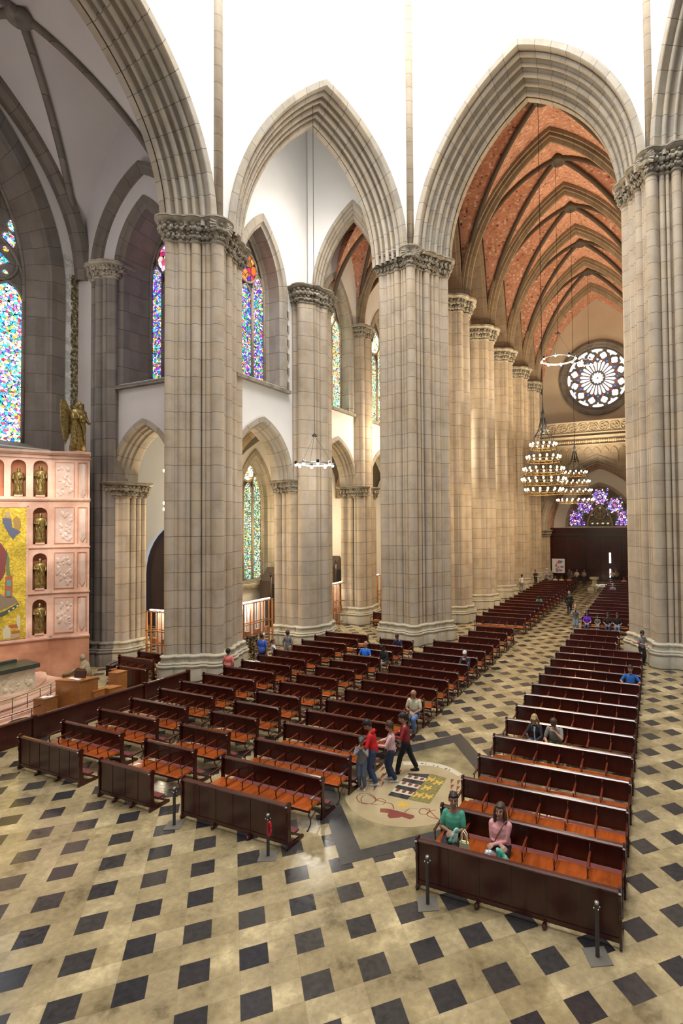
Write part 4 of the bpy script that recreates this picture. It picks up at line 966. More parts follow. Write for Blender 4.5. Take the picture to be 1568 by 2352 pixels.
for cx_, cy_ in ((-5.84, 13.58), (-5.58, 13.5), (-5.76, 13.12), (-5.82, 12.7), (-5.55, 12.72)):
    bm = nb(); pts = [(cx_ + x * .14, cy_ + y * .15) for x, y in ((-1, -.6), (-.6, -.2), (-.7, .4), (-1, .8), (-.5, .7), (-.2, .3), (.3, .4), (.5, 1), (.8, .8), (.6, .3), (1, -.1), (.6, -.2), (.5, -.9), (.2, -.8), (.1, -.3), (-.3, -.4), (-.5, -1), (-.8, -1))]
    flat('gold_beast', pts, .0125, M['ochre'], root)
flat('gold_flower', [(-6.0 + (.27 if k % 3 == 0 else .12) * math.cos(k * PI / 9), 12.12 + (.22 if k % 3 == 0 else .1) * math.sin(k * PI / 9)) for k in range(18)], .0105, M['ochre'], root)
flat('red_map', [(-6.44, 11.73), (-6.3, 11.78), (-6.15, 11.8), (-5.81, 11.79), (-5.52, 11.77), (-5.48, 11.68), (-5.55, 11.58), (-5.78, 11.61), (-5.83, 11.54), (-6.02, 11.43), (-6.12, 11.5), (-6.15, 11.62), (-6.37, 11.58)], .0105, M['rose_in'], root)
ro = [(-7.02, 14.22), (-6.68, 14.42), (-6.27, 14.52), (-5.85, 14.52), (-5.5, 14.41), (-5.13, 14.18)]; ri = [(-5.21, 14.04), (-5.57, 14.24), (-5.88, 14.33), (-6.22, 14.31), (-6.59, 14.2), (-6.92, 14.06)]
bm = nb()
for k in range(5):
    a, b, c, d_ = ro[k], ro[k + 1], ri[4 - k], ri[5 - k]; bm.faces.new([bm.verts.new((p[0], p[1], .011)) for p in (a, b, c, d_)])
o = build('ribbon', bm, M['iv'], recalc=False); o.parent = root; o.matrix_parent_inverse = Matrix.Translation(-Vector(root.location))
bm = nb()
for k, ch in enumerate((1, 2, 1, 0, 1, 1, 0, 2, 1)):      # small dark letter strokes on the ribbon
    x = -6.62 + k * .13; y = 14.31 + .07 * math.cos((k - 3) * .35)
    for j in range(ch): box(bm, x + j * .045, x + j * .045 + .02, y - .045, y + .045, .011, .0125)
    if ch == 2: box(bm, x, x + .06, y - .008, y + .008, .011, .0125)
o = build('ribbon_letters', bm, M['band']); o.parent = root; o.matrix_parent_inverse = Matrix.Translation(-Vector(root.location))
def scroll(pts, w=.012):
    bm = nb(); P = []
    for i in range(len(pts) - 1):
        p0 = Vector(pts[max(i - 1, 0)]); p1 = Vector(pts[i]); p2 = Vector(pts[i + 1]); p3 = Vector(pts[min(i + 2, len(pts) - 1)])
        for t in (0, .25, .5, .75): P.append(.5 * ((2 * p1) + (p2 - p0) * t + (2 * p0 - 5 * p1 + 4 * p2 - p3) * t * t + (3 * p1 - p0 - 3 * p2 + p3) * t ** 3))
    tube(bm, [(p.x, p.y, .009) for p in P], w, 6); bmesh.ops.scale(bm, vec=(1, 1, .3), verts=bm.verts)
    o = build('scroll', bm, M['rose_in']); o.parent = root; o.matrix_parent_inverse = Matrix.Translation(-Vector(root.location)); o.location.z = 0.006
scroll([(-6.11, 11.83), (-6.26, 12.02), (-6.47, 12.03), (-6.69, 12.05), (-6.93, 12.21), (-7.18, 12.22), (-7.29, 12.01), (-7.07, 11.78), (-6.78, 11.8), (-6.74, 12.03), (-7.0, 12.18), (-7.15, 12.07), (-7.02, 11.8), (-6.71, 11.83), (-6.49, 11.9), (-6.47, 12.08), (-6.69, 12.15), (-6.71, 11.93)])
scroll([(-5.8, 11.81), (-5.75, 12.0), (-5.51, 12.08), (-5.34, 12.2), (-5.24, 12.09), (-5.3, 11.9), (-5.47, 11.95), (-5.46, 12.15), (-5.24, 12.09), (-5.0, 11.91), (-4.9, 11.86), (-5.18, 11.88), (-5.27, 12.03), (-5.09, 12.25)])
for t in ([(-7.45, 13.74), (-7.35, 13.74), (-7.37, 13.4)], [(-7.24, 13.65), (-7.16, 13.75), (-7.15, 13.24)], [(-6.93, 13.75), (-6.83, 13.76), (-6.82, 13.44)], [(-7.26, 13.38), (-7.14, 13.4), (-7.17, 13.04)], [(-7.26, 13.13), (-7.09, 13.01), (-7.17, 12.86)], [(-7.22, 12.78), (-7.06, 12.73), (-7.01, 12.4)], [(-7.04, 12.97), (-6.96, 12.95), (-6.93, 12.66)], [(-5.34, 13.81), (-5.25, 13.84), (-5.24, 13.55)], [(-5.15, 13.82), (-5.06, 13.86), (-5.05, 13.56)], [(-5.23, 13.52), (-5.14, 13.56), (-5.13, 13.27)], [(-5.05, 13.51), (-4.96, 13.54), (-4.97, 13.25)], [(-5.14, 13.21), (-5.06, 13.27), (-5.05, 12.94)], [(-4.98, 13.25), (-4.91, 13.28), (-4.92, 13.0)], [(-5.07, 12.91), (-4.98, 12.95), (-4.99, 12.71)]): flat('red_triangle', t, .0105, M['rose_in'], root)

# ================================================================ pews
PM = {}
def pew_parts(L, n, front=False):
    """meshes of one pew of length L with n seats; local x along the pew, back at y=0, sitters face -y"""
    key = (round(L, 2), n, front)
    if key in PM: return PM[key]
    out = []
    def add(nm, bm, mat):
        me = bpy.data.meshes.new(nm); bmesh.ops.recalc_face_normals(bm, faces=bm.faces); bm.to_mesh(me); bm.free(); me.materials.append(mat); out.append((nm, me, (0, 0, 0)))
    w = L / n
    bm = nb()
    if front:
        box(bm, .04, L - .04, -.02, .02, .16, .93)
        for k in range(n + 1): x = .04 + (L - .08) * k / n; box(bm, max(.04, x - .012), min(L - .04, x + .012), -.028, -.02, .18, .9)
        box(bm, .04, L - .04, -.035, .03, .10, .18)
    else:
        for k in range(n):
            extr(bm, [(.04 + (L - .08) * k / n + .004, -.02, .56), (.04 + (L - .08) * k / n + .004, .015, .56), (.04 + (L - .08) * k / n + .004, .045, .93), (.04 + (L - .08) * k / n + .004, .01, .93)], ((L - .08) / n - .008, 0, 0))
        box(bm, .04, L - .04, -.005, .02, .50, .60)
    add('backrest', bm, M['wood'])
    bm = nb(); y0 = 0 if front else .03
    extr(bm, [(.02, y0 - .055, .925), (.02, y0 + .06, .925), (.02, y0 + .065, .955), (.02, y0 + .03, .975), (.02, y0 - .03, .972), (.02, y0 - .06, .95)], (L - .04, 0, 0)); add('top_rail', bm, M['woodx'])
    for x in (0, L - .045):     # shaped end boards with a rounded head
        bm = nb(); pr_ = [(-.06, 0), (-.09, .06), (-.05, .12), (-.05, .5), (-.07, .6), (-.05, .8), (-.08, .9), (-.08, .97), (-.045, 1.02), (.01, 1.03), (.06, 1.0), (.075, .94), (.05, .86), (.04, .5), (.06, .2), (.12, .1), (.5, .075), (.52, .03), (.50, 0)]
        extr(bm, [(x, y, z) for y, z in pr_], (.045, 0, 0))
        extr(bm, [(x + .008, .06, .3), (x + .008, .09, .34), (x + .008, .44, .1), (x + .008, .38, .08)], (.03, 0, 0))
        add('end_board', bm, M['wood'])
        bm = nb(); lathe(bm, (x + .022, -.085, .955), [(.004, -.012), (.026, -.01), (.03, 0), (.02, .012), (.004, .014)], 8); add('end_cap', bm, M['steel'])
    bm = nb(); box(bm, .05, L - .05, .20, .40, .19, .245); add('kneeler', bm, M['kneel'])
    if front:
        for x in (L * .33, L * .66): bm = nb(); ball(bm, (x, -.06, .05), .05, 8, 6, (1, 1.6, 1)); box(bm, x - .02, x + .02, -.05, .1, .03, .14); add('foot', bm, M['wood'])
    else:
        bm = nb()
        for k in range(n):
            a, b = .05 + (L - .1) * k / n + .006, .05 + (L - .1) * (k + 1) / n - .006
            rs = []
            for t in range(7):
                x = a + (b - a) * t / 6; dz = -.018 * math.sin(PI * t / 6)
                rs.append([(x, -.53, .435), (x, -.54, .45), (x, -.52, .468), (x, -.30, .462 + dz), (x, -.06, .455), (x, -.05, .43)])
            rings(bm, rs)
        add('seat', bm, M['seat'])
        bm = nb(); box(bm, .05, L - .05, -.50, -.46, .37, .43); box(bm, .05, L - .05, -.14, -.10, .37, .43); add('seat_rail', bm, M['woodx'])
        for k in range(n + 1):
            x = .03 + (L - .06) * k / n; bm = nb()
            extr(bm, [(x - .022, .0, .70), (x - .022, .0, .73), (x - .022, -.38, .705), (x - .022, -.47, .70), (x - .022, -.49, .675), (x - .022, -.40, .67)], (.044, 0, 0))
            tube(bm, [(x, -.42, .68), (x, -.44, .58), (x, -.41, .46)], .016, 5); tube(bm, [(x, -.05, .71), (x, -.06, .45)], .012, 5)
            add('armrest', bm, M['arm'] if 0 < k < n else M['woodx'])
        legs = [0, L] + ([L / 2] if n > 4 else [])
        for x in legs:
            x = min(max(x, .045), L - .045); bm = nb()
            tube(bm, [(x, -.50, .43), (x, -.54, .34), (x, -.46, .22), (x, -.47, .1), (x, -.56, .02), (x, -.60, .015)], [.022, .02, .018, .018, .02, .02], 6)
            tube(bm, [(x, -.48, .22), (x, -.25, .30), (x, -.05, .14)], .014, 5); add('leg', bm, M['darkwood'])
    PM[key] = out
    return out
def pew(x0, x1, y, n, label, group, front=False, name='pew'):
    root = empty(name, (x0, y, 0), label=label, cat='pew', group=group)
    for nm, me, loc in pew_parts(x1 - x0, n, front):
        o = bpy.data.objects.new(nm, me); C.objects.link(o); o.parent = root
    return root
ORD = ['first', 'second', 'third', 'fourth', 'fifth', 'sixth', 'seventh', 'eighth', 'ninth', 'tenth', 'eleventh', 'twelfth', 'thirteenth', 'fourteenth', 'fifteenth', 'sixteenth', 'seventeenth', 'eighteenth', 'nineteenth', 'twentieth']
YR = [9.51, 10.81, 12.17, 13.46, 14.89, 16.29, 17.61, 18.86, 20.14, 21.5, 22.73, 24.08, 25.36, 26.7]
YA = [9.5, 10.8, 12.05, 13.35, 14.5, 15.65, 16.9, 18.12, 19.28, 20.42, 21.7, 22.95, 24.2, 25.5]
YB = [9.4, 10.75, 12.0, 13.22, 14.3, 15.4, 16.7, 17.8, 19.1, 20.2, 21.35, 22.57, 23.72, 24.94]
YC = [9.52, 10.75, 11.95, 13.12, 14.3, 15.3, 16.42, 17.57, 18.65, 19.7, 20.87, 22.04, 23.12, 24.27, 25.35]
def row_label(k, n, block):
    if k == 0: return 'dark panelled kneeling front at the open floor, %s' % block
    if k == n - 1: return 'mahogany pew in the very last row, %s' % block
    return 'mahogany pew, %s row behind the front panel, %s' % (ORD[k - 1], block)
for ys, x0, x1, ns, blk, grp in ((YR, -4.41, -.62, 6, 'block right of the central aisle', 'pews right of the central aisle'),
                                 (YA, -10.74, -7.5, 6, 'block left of the central aisle', 'pews left of the central aisle'),
                                 (YB, -13.64, -11.66, 4, 'narrow middle block', 'pews of the short middle block'),
                                 (YC, -17.38, -14.6, 6, 'leftmost block', 'pews of the leftmost block')):
    for k, y in enumerate(ys): pew(x0, x1, y, ns, row_label(k, len(ys), blk), grp, k == 0, 'front_pew' if k == 0 else 'pew')
for k, y in enumerate((27.0, 28.55, 30.0)): pew(-9.85, -7.58, y, 4, 'short pew, %s of three beside the shell-capital pillar left of the aisle' % ORD[k], 'short pews beside the pillar, left')
for k, y in enumerate((28.25, 29.75, 31.3)): pew(-4.36, -1.88, y, 4, 'short pew, %s of three right of the aisle near the right-edge pillar' % ORD[k], 'short pews beside the pillar, right')
YN = [33.3, 34.8, 36.2, 37.6, 39.2, 40.7, 42.15, 43.65, 45.1, 46.7, 48.2, 49.7, 51.2, 52.7, 54.2, 55.6]
for k, y in enumerate(YN): pew(-10.95, -7.62, y, 6, 'mahogany pew, %s row of the nave block left of the central aisle' % ORD[k], 'nave pews left of the aisle')
YM = [35.4, 36.9, 38.35, 39.85, 41.5, 43.1, 44.7, 46.4, 48.1, 49.8, 51.5, 53.2, 54.9, 56.5]
for k, y in enumerate(YM): pew(-4.42, -1.0, y, 6, 'mahogany pew, %s row of the nave block right of the central aisle' % ORD[k], 'nave pews right of the aisle')
pew(-18.0, -16.3, 32.0, 3, 'lone dark bench on the open aisle floor behind the shell-capital pillar', None, name='bench')
pew(-23.5, -21.15, 17.1, 4, 'nearer dark bench beside the left huge pillar, behind the barrier', None, name='bench')
pew(-23.4, -21.75, 18.05, 3, 'farther dark bench before the wooden lattice under the low arch', None, name='bench')
pew(-21.9, -20.05, 15.9, 4, 'dark front panel standing behind the barrier beside the orange cabinet', None, True, name='front_pew')

# rope posts on steel plates
def post(x, y, label, rope=False):
    root = empty('barrier_post', (x, y, 0), label=label, cat='post', group='rope barrier posts')
    bm = nb(); R_ = Matrix.Rotation(.5, 3, 'Z'); box(bm, -.19, .19, -.19, .19, 0, .012); bmesh.ops.rotate(bm, cent=(0, 0, 0), matrix=R_, verts=bm.verts); build('base_plate', bm, plain('grey_plate', (.17, .15, .12), .55, .1), root)
    bm = nb(); tube(bm, [(0, 0, .01), (0, 0, .86)], .034, 12); build('pole', bm, plain('grey_pole', (.05, .042, .04), .5), root, smooth='auto')
    bm = nb(); tube(bm, [(0, 0, .86), (0, 0, .90)], .036, 12)
    for k in range(4): a = k * PI / 2 + .6; ball(bm, (.05 * math.cos(a), .05 * math.sin(a), .80), .016, 6, 4)
    build('cap', bm, M['steel'], root, smooth=True)
    if rope:
        bm = nb()
        for q in range(2): tube(bm, [(.07 + .045 * math.cos(2 * PI * k / 20), -.05 + q * .02, .62 + .15 * math.sin(2 * PI * k / 20)) for k in range(21)], .014, 6)
        o = build('rope_coil', bm, plain('red_rope', (.55, .015, .03), .5), None, smooth=True, label='coil of red rope hanging on the barrier post in front of the pews', cat='rope'); o.location = (x, y, 0)
post(-7.79, 9.14, 'barrier post carrying the red rope coil, before the front pew left of the aisle', True)
post(-10.65, 9.18, 'dark barrier post at the left end of the long front pew left of the aisle')
post(-4.04, 9.18, 'dark barrier post at the left end of the big front pew on the right')
post(-.99, 9.18, 'dark barrier post at the right end of the big front pew on the right')
# ================================================================ altar barrier
FBR = Fr((-19.4, 7.5), (.7, 9.25), (-1, .07))
for k, (a, b, lb) in enumerate(((-1.5, 3.35, 'nearest long section of the dark wooden altar barrier at the left edge'), (3.45, 7.3, 'middle section of the dark wooden altar barrier behind the leftmost pews'), (7.4, 9.3, 'short far section of the dark wooden altar barrier meeting the left huge pillar'))):
    root = empty('altar_barrier', FBR.p(a, 0, 0), label=lb, cat='barrier', group='altar barrier sections')
    def addp(nm, bm, mat): o = build(nm, bm, mat); o.parent = root; o.matrix_parent_inverse = Matrix.Translation(-Vector(root.location))
    bm = nb(); extr(bm, [FBR.p(a, -.02, .02), FBR.p(a, .04, .02), FBR.p(a, .04, .78), FBR.p(a, -.02, .78)], Vector(FBR.t) * (b - a)); addp('panel', bm, M['wood'])
    bm = nb(); extr(bm, [FBR.p(a, -.06, .78), FBR.p(a, .08, .78), FBR.p(a, .07, .83), FBR.p(a, -.05, .83)], Vector(FBR.t) * (b - a)); addp('top_rail', bm, M['woodx'])
    bm = nb(); extr(bm, [FBR.p(b, -.08, 0), FBR.p(b, .1, 0), FBR.p(b, .1, .87), FBR.p(b, -.08, .87)], Vector(FBR.t) * .1); addp('end_post', bm, M['wood'])
# ================================================================ pink marble retable
def marble(name, a_, b_, sc=1.6):
    m, nt, b = newmat(name); n = N(nt); p = n.pos()
    v = n.noise(p, sc, 6, .65); w = n.noise(p, .45, 3); x, y, z = n.sep(p)
    blk = n.white(n.comb(n.math('FLOOR', n.math('MULTIPLY', y, 1.1)), n.math('FLOOR', n.math('MULTIPLY', z, 1.45)), 0))
    c = n.mix(v, (*a_, 1), (*b_, 1)); c = n.mul(1, c, n.ramp(w, [(.38, (.74, .68, .64)), (.62, (1.12, 1.1, 1.08))]))
    c = n.mul(1, c, n.ramp(blk, [(0, (.86, .84, .82)), (1, (1.08, 1.06, 1.04))]))
    n.put(b.inputs['Base Color'], c); b.inputs['Roughness'].default_value = .4; return m
M['pinkm'] = marble('pink_marble', (.50, .235, .155), (.92, .72, .61)); M['pinkd'] = marble('rust_marble', (.36, .12, .06), (.76, .44, .29), 1.2); M['palem'] = marble('pale_relief_marble', (.52, .37, .31), (.72, .60, .55), 4)
def gold():
    m, nt, b = newmat('gold_mosaic'); n = N(nt); v = n.node('ShaderNodeTexVoronoi'); n.put(v.inputs['Vector'], n.pos()); v.inputs['Scale'].default_value = 16
    big = n.noise(n.pos(), 1.6, 3); r, g, bl = n.sep(v.outputs['Color'])
    c = n.mix(r, (.50, .36, .03, 1), (.85, .66, .10, 1)); c = n.mul(1, c, n.ramp(big, [(.35, (.75, .75, .7)), (.65, (1.2, 1.15, 1.1))]))
    n.put(b.inputs['Base Color'], c); b.inputs['Metallic'].default_value = .35; b.inputs['Roughness'].default_value = .38; n.bump(g, b, .01, .5); return m
M['gold'] = gold()
RB = (-26.15, 15.57); FR1 = Fr(RB, (-.515, -.857), (-.857, .515)); FR2 = Fr(RB, (.7385, .6743), (-.6743, .7385))
rt = empty('retable', (RB[0], RB[1], 0), label='tall pink marble retable with gold mosaic, niches and carved panels at the left edge', cat='retable')
def rp(nm, bm, mat, **k): o = build(nm, bm, mat, **k); o.parent = rt; o.matrix_parent_inverse = Matrix.Translation(-Vector(rt.location)); return o
ROWS = [(8.57, 10.28), (6.34, 8.06), (4.21, 5.92), (2.11, 3.76)]
nops = [(.43, .275, z0, z1 - .275, .275) for z0, z1 in ROWS] + [(1.25, .28, 8.57, 10.0, .28), (2.05, .28, 8.57, 10.0, .28)]
bm = nb(); wall_open(bm, FR1, 0, 6.0, 0, 10.75, nops); rp('front', bm, M['pinkm'])
bm = nb()
for ac, h, zb, zs, rise in nops:        # half-round niches
    rs = []
    for k in range(9):
        an = PI * k / 8; a = ac + h * math.cos(an); d_ = h * 1.5 * math.sin(an)
        rs.append([FR1.p(a, d_, zb)] + [FR1.p(ac + h * math.cos(an) * math.cos(t), d_ * math.cos(t), zs + rise * math.sin(t)) for t in (0, .4, .8, 1.2, 1.55)])
    rings(bm, rs, closed=False)
    vs = [bm.verts.new(FR1.p(ac + h * math.cos(PI * k / 8), h * 1.5 * math.sin(PI * k / 8), zb)) for k in range(9)]; bm.faces.new(vs)
rp('niche', bm, M['pinkd'], smooth='auto')
bm = nb(); quad(bm, FR2, 0, 1.57, (0, 0), (10.75, 10.75), 0); quad(bm, Fr(FR2.p(1.57, 0, 0), (-.88, .47), (0, 1)), 0, 1.2, (0, 0), (10.75, 10.75), 0)
bm.faces.new([bm.verts.new(p) for p in (FR1.p(6, 0, 10.75), FR1.p(0, 0, 10.75), FR2.p(1.57, 0, 10.75), FR2.p(.7, 1.3, 10.75), FR1.p(0, 1.6, 10.75), FR1.p(6, 1.6, 10.75))]); rp('wing', bm, M['pinkm'])
bm = nb(); quad(bm, FR1, 0, 6, (0, 0), (1.9, 1.9), -.06); quad(bm, FR2, 0, 1.6, (0, 0), (1.9, 1.9), -.06); rp('plinth', bm, M['pinkd'])
bm = nb()
for z, hgt, dep in ((10.55, .2, .14), (10.25 + .12, .08, .06), (8.36, .16, .12), (6.13, .09, .07), (3.98, .09, .07), (1.84, .14, .14)):
    for fr, L_ in ((FR1, 6.0), (FR2, 1.6)):
        P0 = [(.02, z), (-dep * .5, z), (-dep, z + hgt * .5), (-dep, z + hgt), (.02, z + hgt)]
        bm = nb()
        if fr is FR1 and z in (6.13, 3.98): rings(bm, [[fr.p(-.05, d_, zz) for d_, zz in P0], [fr.p(.93, d_, zz) for d_, zz in P0]])
        else: rings(bm, [[fr.p(-.05, d_, zz) for d_, zz in P0], [fr.p(L_, d_, zz) for d_, zz in P0]])
        rp('cornice', bm, M['pinkm'])
bm = nb(); bq = nb(); rnd = random.Random(8)
for z0, z1 in ((8.5, 10.22), (6.39, 8.06), (4.26, 5.91), (2.17, 3.79)):
    extr(bm, [FR2.p(.16, -.02, z0), FR2.p(.16, -.02, z1), FR2.p(.92, -.02, z1), FR2.p(.92, -.02, z0)], FR2.n * .01)
    for _ in range(22):      # low relief figures
        a, z = rnd.uniform(.25, .83), rnd.uniform(z0 + .15, z1 - .25); ball(bm, FR2.p(a, -.025, z), rnd.uniform(.04, .085), 7, 5, (1, .35, rnd.uniform(1, 2.4)), Matrix.Rotation(math.atan2(FR2.t.y, FR2.t.x), 3, 'Z') @ Matrix.Rotation(rnd.uniform(-.6, .6), 3, 'Y'))
    for a0, a1, zz0, zz1 in ((.13, .95, z1, z1 + .035), (.13, .95, z0 - .035, z0), (.13, .165, z0, z1), (.915, .95, z0, z1), (1.07, 1.48, z1, z1 + .03), (1.07, 1.1, z0, z1), (1.45, 1.48, z0, z1)):
        extr(bq, [FR2.p(a0, -.04, zz0), FR2.p(a0, -.04, zz1), FR2.p(a1, -.04, zz1), FR2.p(a1, -.04, zz0)], FR2.n * .05)
    zz = [z0 + .05, z0 + .25, z1 - .1, z1 - .04]; w = [.03, .13, .13, .05]
    rings(bm, [[FR2.p(1.28 - q, -.03, z), FR2.p(1.28, -.07, z), FR2.p(1.28 + q, -.03, z)] for q, z in zip(w, zz)])
rp('relief_panel', bm, M['palem'], smooth='auto'); rp('panel_frame', bq, M['pinkd'])
bm = nb(); quad(bm, FR1, .94, 6.0, (2.05, 2.05), (8.06, 8.06), -.03); rp('gold_mosaic', bm, M['gold'])
bm = nb(); 
for a0, a1, z0, z1 in ((.86, .94, 1.98, 8.14), (.86, 6, 8.06, 8.14)): extr(bm, [FR1.p(a0, -.06, z0), FR1.p(a0, -.06, z1), FR1.p(a1, -.06, z1), FR1.p(a1, -.06, z0)], FR1.n * .08)
rp('mosaic_frame', bm, M['pinkm'])
def mos(nm, pts, col, d_=-.04):
    bm = nb(); P0 = [FR1.p(.96 + (60 - u) / 60 * .94, d_, 8.06 - (v - 1166) / 299 * 6.02) for u, v in pts]; extr(bm, P0, FR1.n * .01); rp(nm, bm, plain('mosaic_' + nm, col, .5))
z_ = lambda u, v: (u / 6.1875, 1120 + v / 6.1875)
mos('red_robe', [z_(*p) for p in ((-60, 800), (-30, 760), (20, 790), (70, 860), (105, 930), (100, 1010), (85, 1090), (85, 1180), (50, 1260), (0, 1330), (-60, 1400))], (.20, .05, .05))
mos('grey_ground', [z_(*p) for p in ((-60, 1430), (90, 1540), (200, 1525), (270, 1620), (-60, 1740))], (.22, .17, .12))
mos('tower', [z_(*p) for p in ((85, 1250), (185, 1240), (190, 1420), (175, 1550), (75, 1550))], (.35, .11, .05)); mos('tower_window', [z_(*p) for p in ((105, 1300), (165, 1300), (165, 1385), (105, 1385))], (.12, .28, .26), -.048); mos('tower_window', [z_(*p) for p in ((100, 1450), (160, 1450), (158, 1520), (100, 1520))], (.12, .28, .26), -.048)
mos('green_tower', [z_(*p) for p in ((90, 850), (115, 930), (140, 1000), (140, 1150), (160, 1240), (100, 1240), (90, 1100))], (.14, .18, .08))
mos('angel_robe', [z_(*p) for p in ((30, 430), (160, 440), (170, 560), (305, 630), (230, 680), (190, 740), (140, 680), (90, 600), (40, 500))], (.10, .11, .18)); mos('angel_wing', [z_(*p) for p in ((185, 450), (235, 400), (290, 450), (305, 560), (270, 620), (200, 560))], (.33, .20, .05)); mos('angel_head', [z_(*p) for p in ((70, 350), (110, 340), (140, 360), (140, 415), (105, 435), (75, 415))], (.42, .30, .16), -.05)
mos('chequered_band', [z_(*p) for p in ((-60, 1770), (75, 1730), (275, 1630), (280, 1670), (80, 1790), (-60, 1830))], (.07, .08, .06))
for u, v in ((140, 1735), (200, 1700), (258, 1668)): mos('white_bead', [z_(*p) for p in ((u - 18, v), (u, v - 16), (u + 18, v), (u, v + 16))], (.6, .58, .45), -.05)
mos('white_church', [z_(*p) for p in ((50, 1975), (75, 1970), (108, 1915), (130, 1965), (165, 1970), (165, 2110), (60, 2115))], (.55, .5, .36)); mos('church_roof', [z_(*p) for p in ((130, 1930), (250, 1925), (275, 1975), (165, 1975))], (.40, .11, .04)); mos('church_roof', [z_(*p) for p in ((175, 2020), (290, 2015), (300, 2055), (180, 2060))], (.40, .11, .04)); mos('bell_tower', [z_(*p) for p in ((250, 1830), (275, 1790), (300, 1830), (300, 2010), (275, 2010), (250, 1920))], (.55, .5, .36)); mos('church_aisle', [z_(*p) for p in ((170, 2060), (300, 2055), (290, 2110), (170, 2125))], (.40, .33, .2), -.045)
def statue(p, h, label, rz=0, seed=0, wings=False, name='statue'):
    rnd = random.Random(seed); bm = nb(); s = h / 1.75
    prof = [(.20, 0), (.24, .02), (.22, .3), (.20, .7), (.21, 1.0), (.235, 1.25), (.22, 1.4), (.12, 1.47), (.06, 1.5)]
    seg = 22; ph = rnd.uniform(0, 6)
    rings(bm, [[((r_ * 1.2 * (1 + .09 * math.sin(5 * 2 * PI * k / seg + z * 1.5 + ph) + .05 * math.sin(9 * 2 * PI * k / seg))) * s * math.cos(2 * PI * k / seg), r_ * s * .75 * (1 + .08 * math.sin(7 * 2 * PI * k / seg)) * math.sin(2 * PI * k / seg), z * s) for k in range(seg)] for r_, z in prof])
    ball(bm, (0, -.02 * s, 1.6 * s), .105 * s, 10, 8, (.9, 1, 1.25)); ball(bm, (0, -.1 * s, 1.5 * s), .07 * s, 8, 6, (1, .8, 1.5)); ball(bm, (0, -.115 * s, 1.6 * s), .022 * s, 5, 4, (1, 1, 1.6))
    sg = rnd.choice((-1, 1))
    tube(bm, [(sg * .2 * s, 0, 1.38 * s), (sg * .27 * s, -.06 * s, 1.1 * s), (sg * .08 * s, -.22 * s, 1.12 * s)], [.075 * s, .07 * s, .04 * s], 8)
    tube(bm, [(-sg * .2 * s, 0, 1.38 * s), (-sg * .29 * s, -.03 * s, 1.12 * s), (-sg * .26 * s, -.2 * s, .98 * s)], [.075 * s, .065 * s, .04 * s], 8)
    box(bm, min(0, sg * .16) * s, max(0, sg * .16) * s, -.28 * s, -.2 * s, 1.0 * s, 1.2 * s)
    for k in range(5): a = k * 1.1 + ph; tube(bm, [(.22 * s * math.cos(a), .17 * s * math.sin(a), 1.3 * s), (.2 * s * math.cos(a + .9), .19 * s * math.sin(a + .9), .8 * s), (.21 * s * math.cos(a + 1.2), .18 * s * math.sin(a + 1.2), .3 * s)], [.03 * s, .045 * s, .02 * s], 6)
    root = empty(name, p, rz, label=label, cat='statue')
    build('figure', bm, M['bronze'], root, smooth=True)
    bm = nb(); box(bm, -.22 * s, .22 * s, -.2 * s, .2 * s, -.07, .01); build('pedestal', bm, M['pinkm'], root)
    if wings:
        for sg in (-1, 1):
            bm = nb(); extr(bm, [(sg * .08 * s, .14 * s, 1.25 * s), (sg * .3 * s, .2 * s, 1.72 * s), (sg * .42 * s, .22 * s, 1.75 * s), (sg * .46 * s, .24 * s, 1.5 * s), (sg * .40 * s, .25 * s, .9 * s), (sg * .28 * s, .24 * s, .2 * s), (sg * .12 * s, .17 * s, .7 * s)], (0, .05 * s, 0)); build('wing', bm, M['bronze'], root, smooth='auto')
    return root
RZ1 = math.atan2(FR1.n.y, FR1.n.x) - PI / 2
rown = ['top', 'second', 'third', 'lowest']
for i, (z0, z1) in enumerate(ROWS):
    statue(FR1.p(.43, .12, z0 + .07), 1.42, 'bronze robed statue in the %s niche of the right column of the retable' % rown[i], RZ1, i + 1)
statue(FR1.p(1.25, .12, 8.64), 1.28, 'bronze robed statue in the upper niche above the gold mosaic', RZ1, 9)
statue((-25.75, 16.55, 10.82), 2.5, 'large bronze winged angel statue standing on top of the pink retable', RZ1 + .7, 14, True, 'angel_statue')
# altar, steps and railings before the retable
root = empty('altar', (-24.6, 12.4, 0), label='white carved stone altar with a dark green slab at the left edge', cat='altar')
FL_ = Fr((-23.75, 13.55), (-.12, -1), (-1, .12))
bm = nb(); extr(bm, [FL_.p(0, 0, .45), FL_.p(3.4, 0, .45), FL_.p(3.4, 1.1, .45), FL_.p(0, 1.1, .45)], (0, 0, .85)); rnd = random.Random(4)
for k in range(46): ball(bm, FL_.p(rnd.uniform(.1, 3.3), -.0, rnd.uniform(.55, 1.2)), rnd.uniform(.04, .09), 6, 5, (.4, 1, rnd.uniform(.7, 1.6)))
kidof(root, 'block', bm, plain('white_stone', (.70, .62, .44), .7, noise_amt=.25, nscale=4), smooth='auto')
bm = nb(); extr(bm, [FL_.p(-.12, -.12, 1.3), FL_.p(3.6, -.12, 1.3), FL_.p(3.6, 1.2, 1.3), FL_.p(-.12, 1.2, 1.3)], (0, 0, .17)); extr(bm, [FL_.p(.3, .9, 1.47), FL_.p(3.5, .9, 1.47), FL_.p(3.5, 1.1, 1.47), FL_.p(.3, 1.1, 1.47)], (0, 0, .12)); kidof(root, 'slab', bm, plain('dark_green_stone', (.055, .065, .05), .35, noise_amt=.3))
CS = (-27.5, 11.0)
root = empty('altar_steps', (-24, 12, 0), label='curved pink marble steps going down from the white altar', cat='steps')
bm = nb()
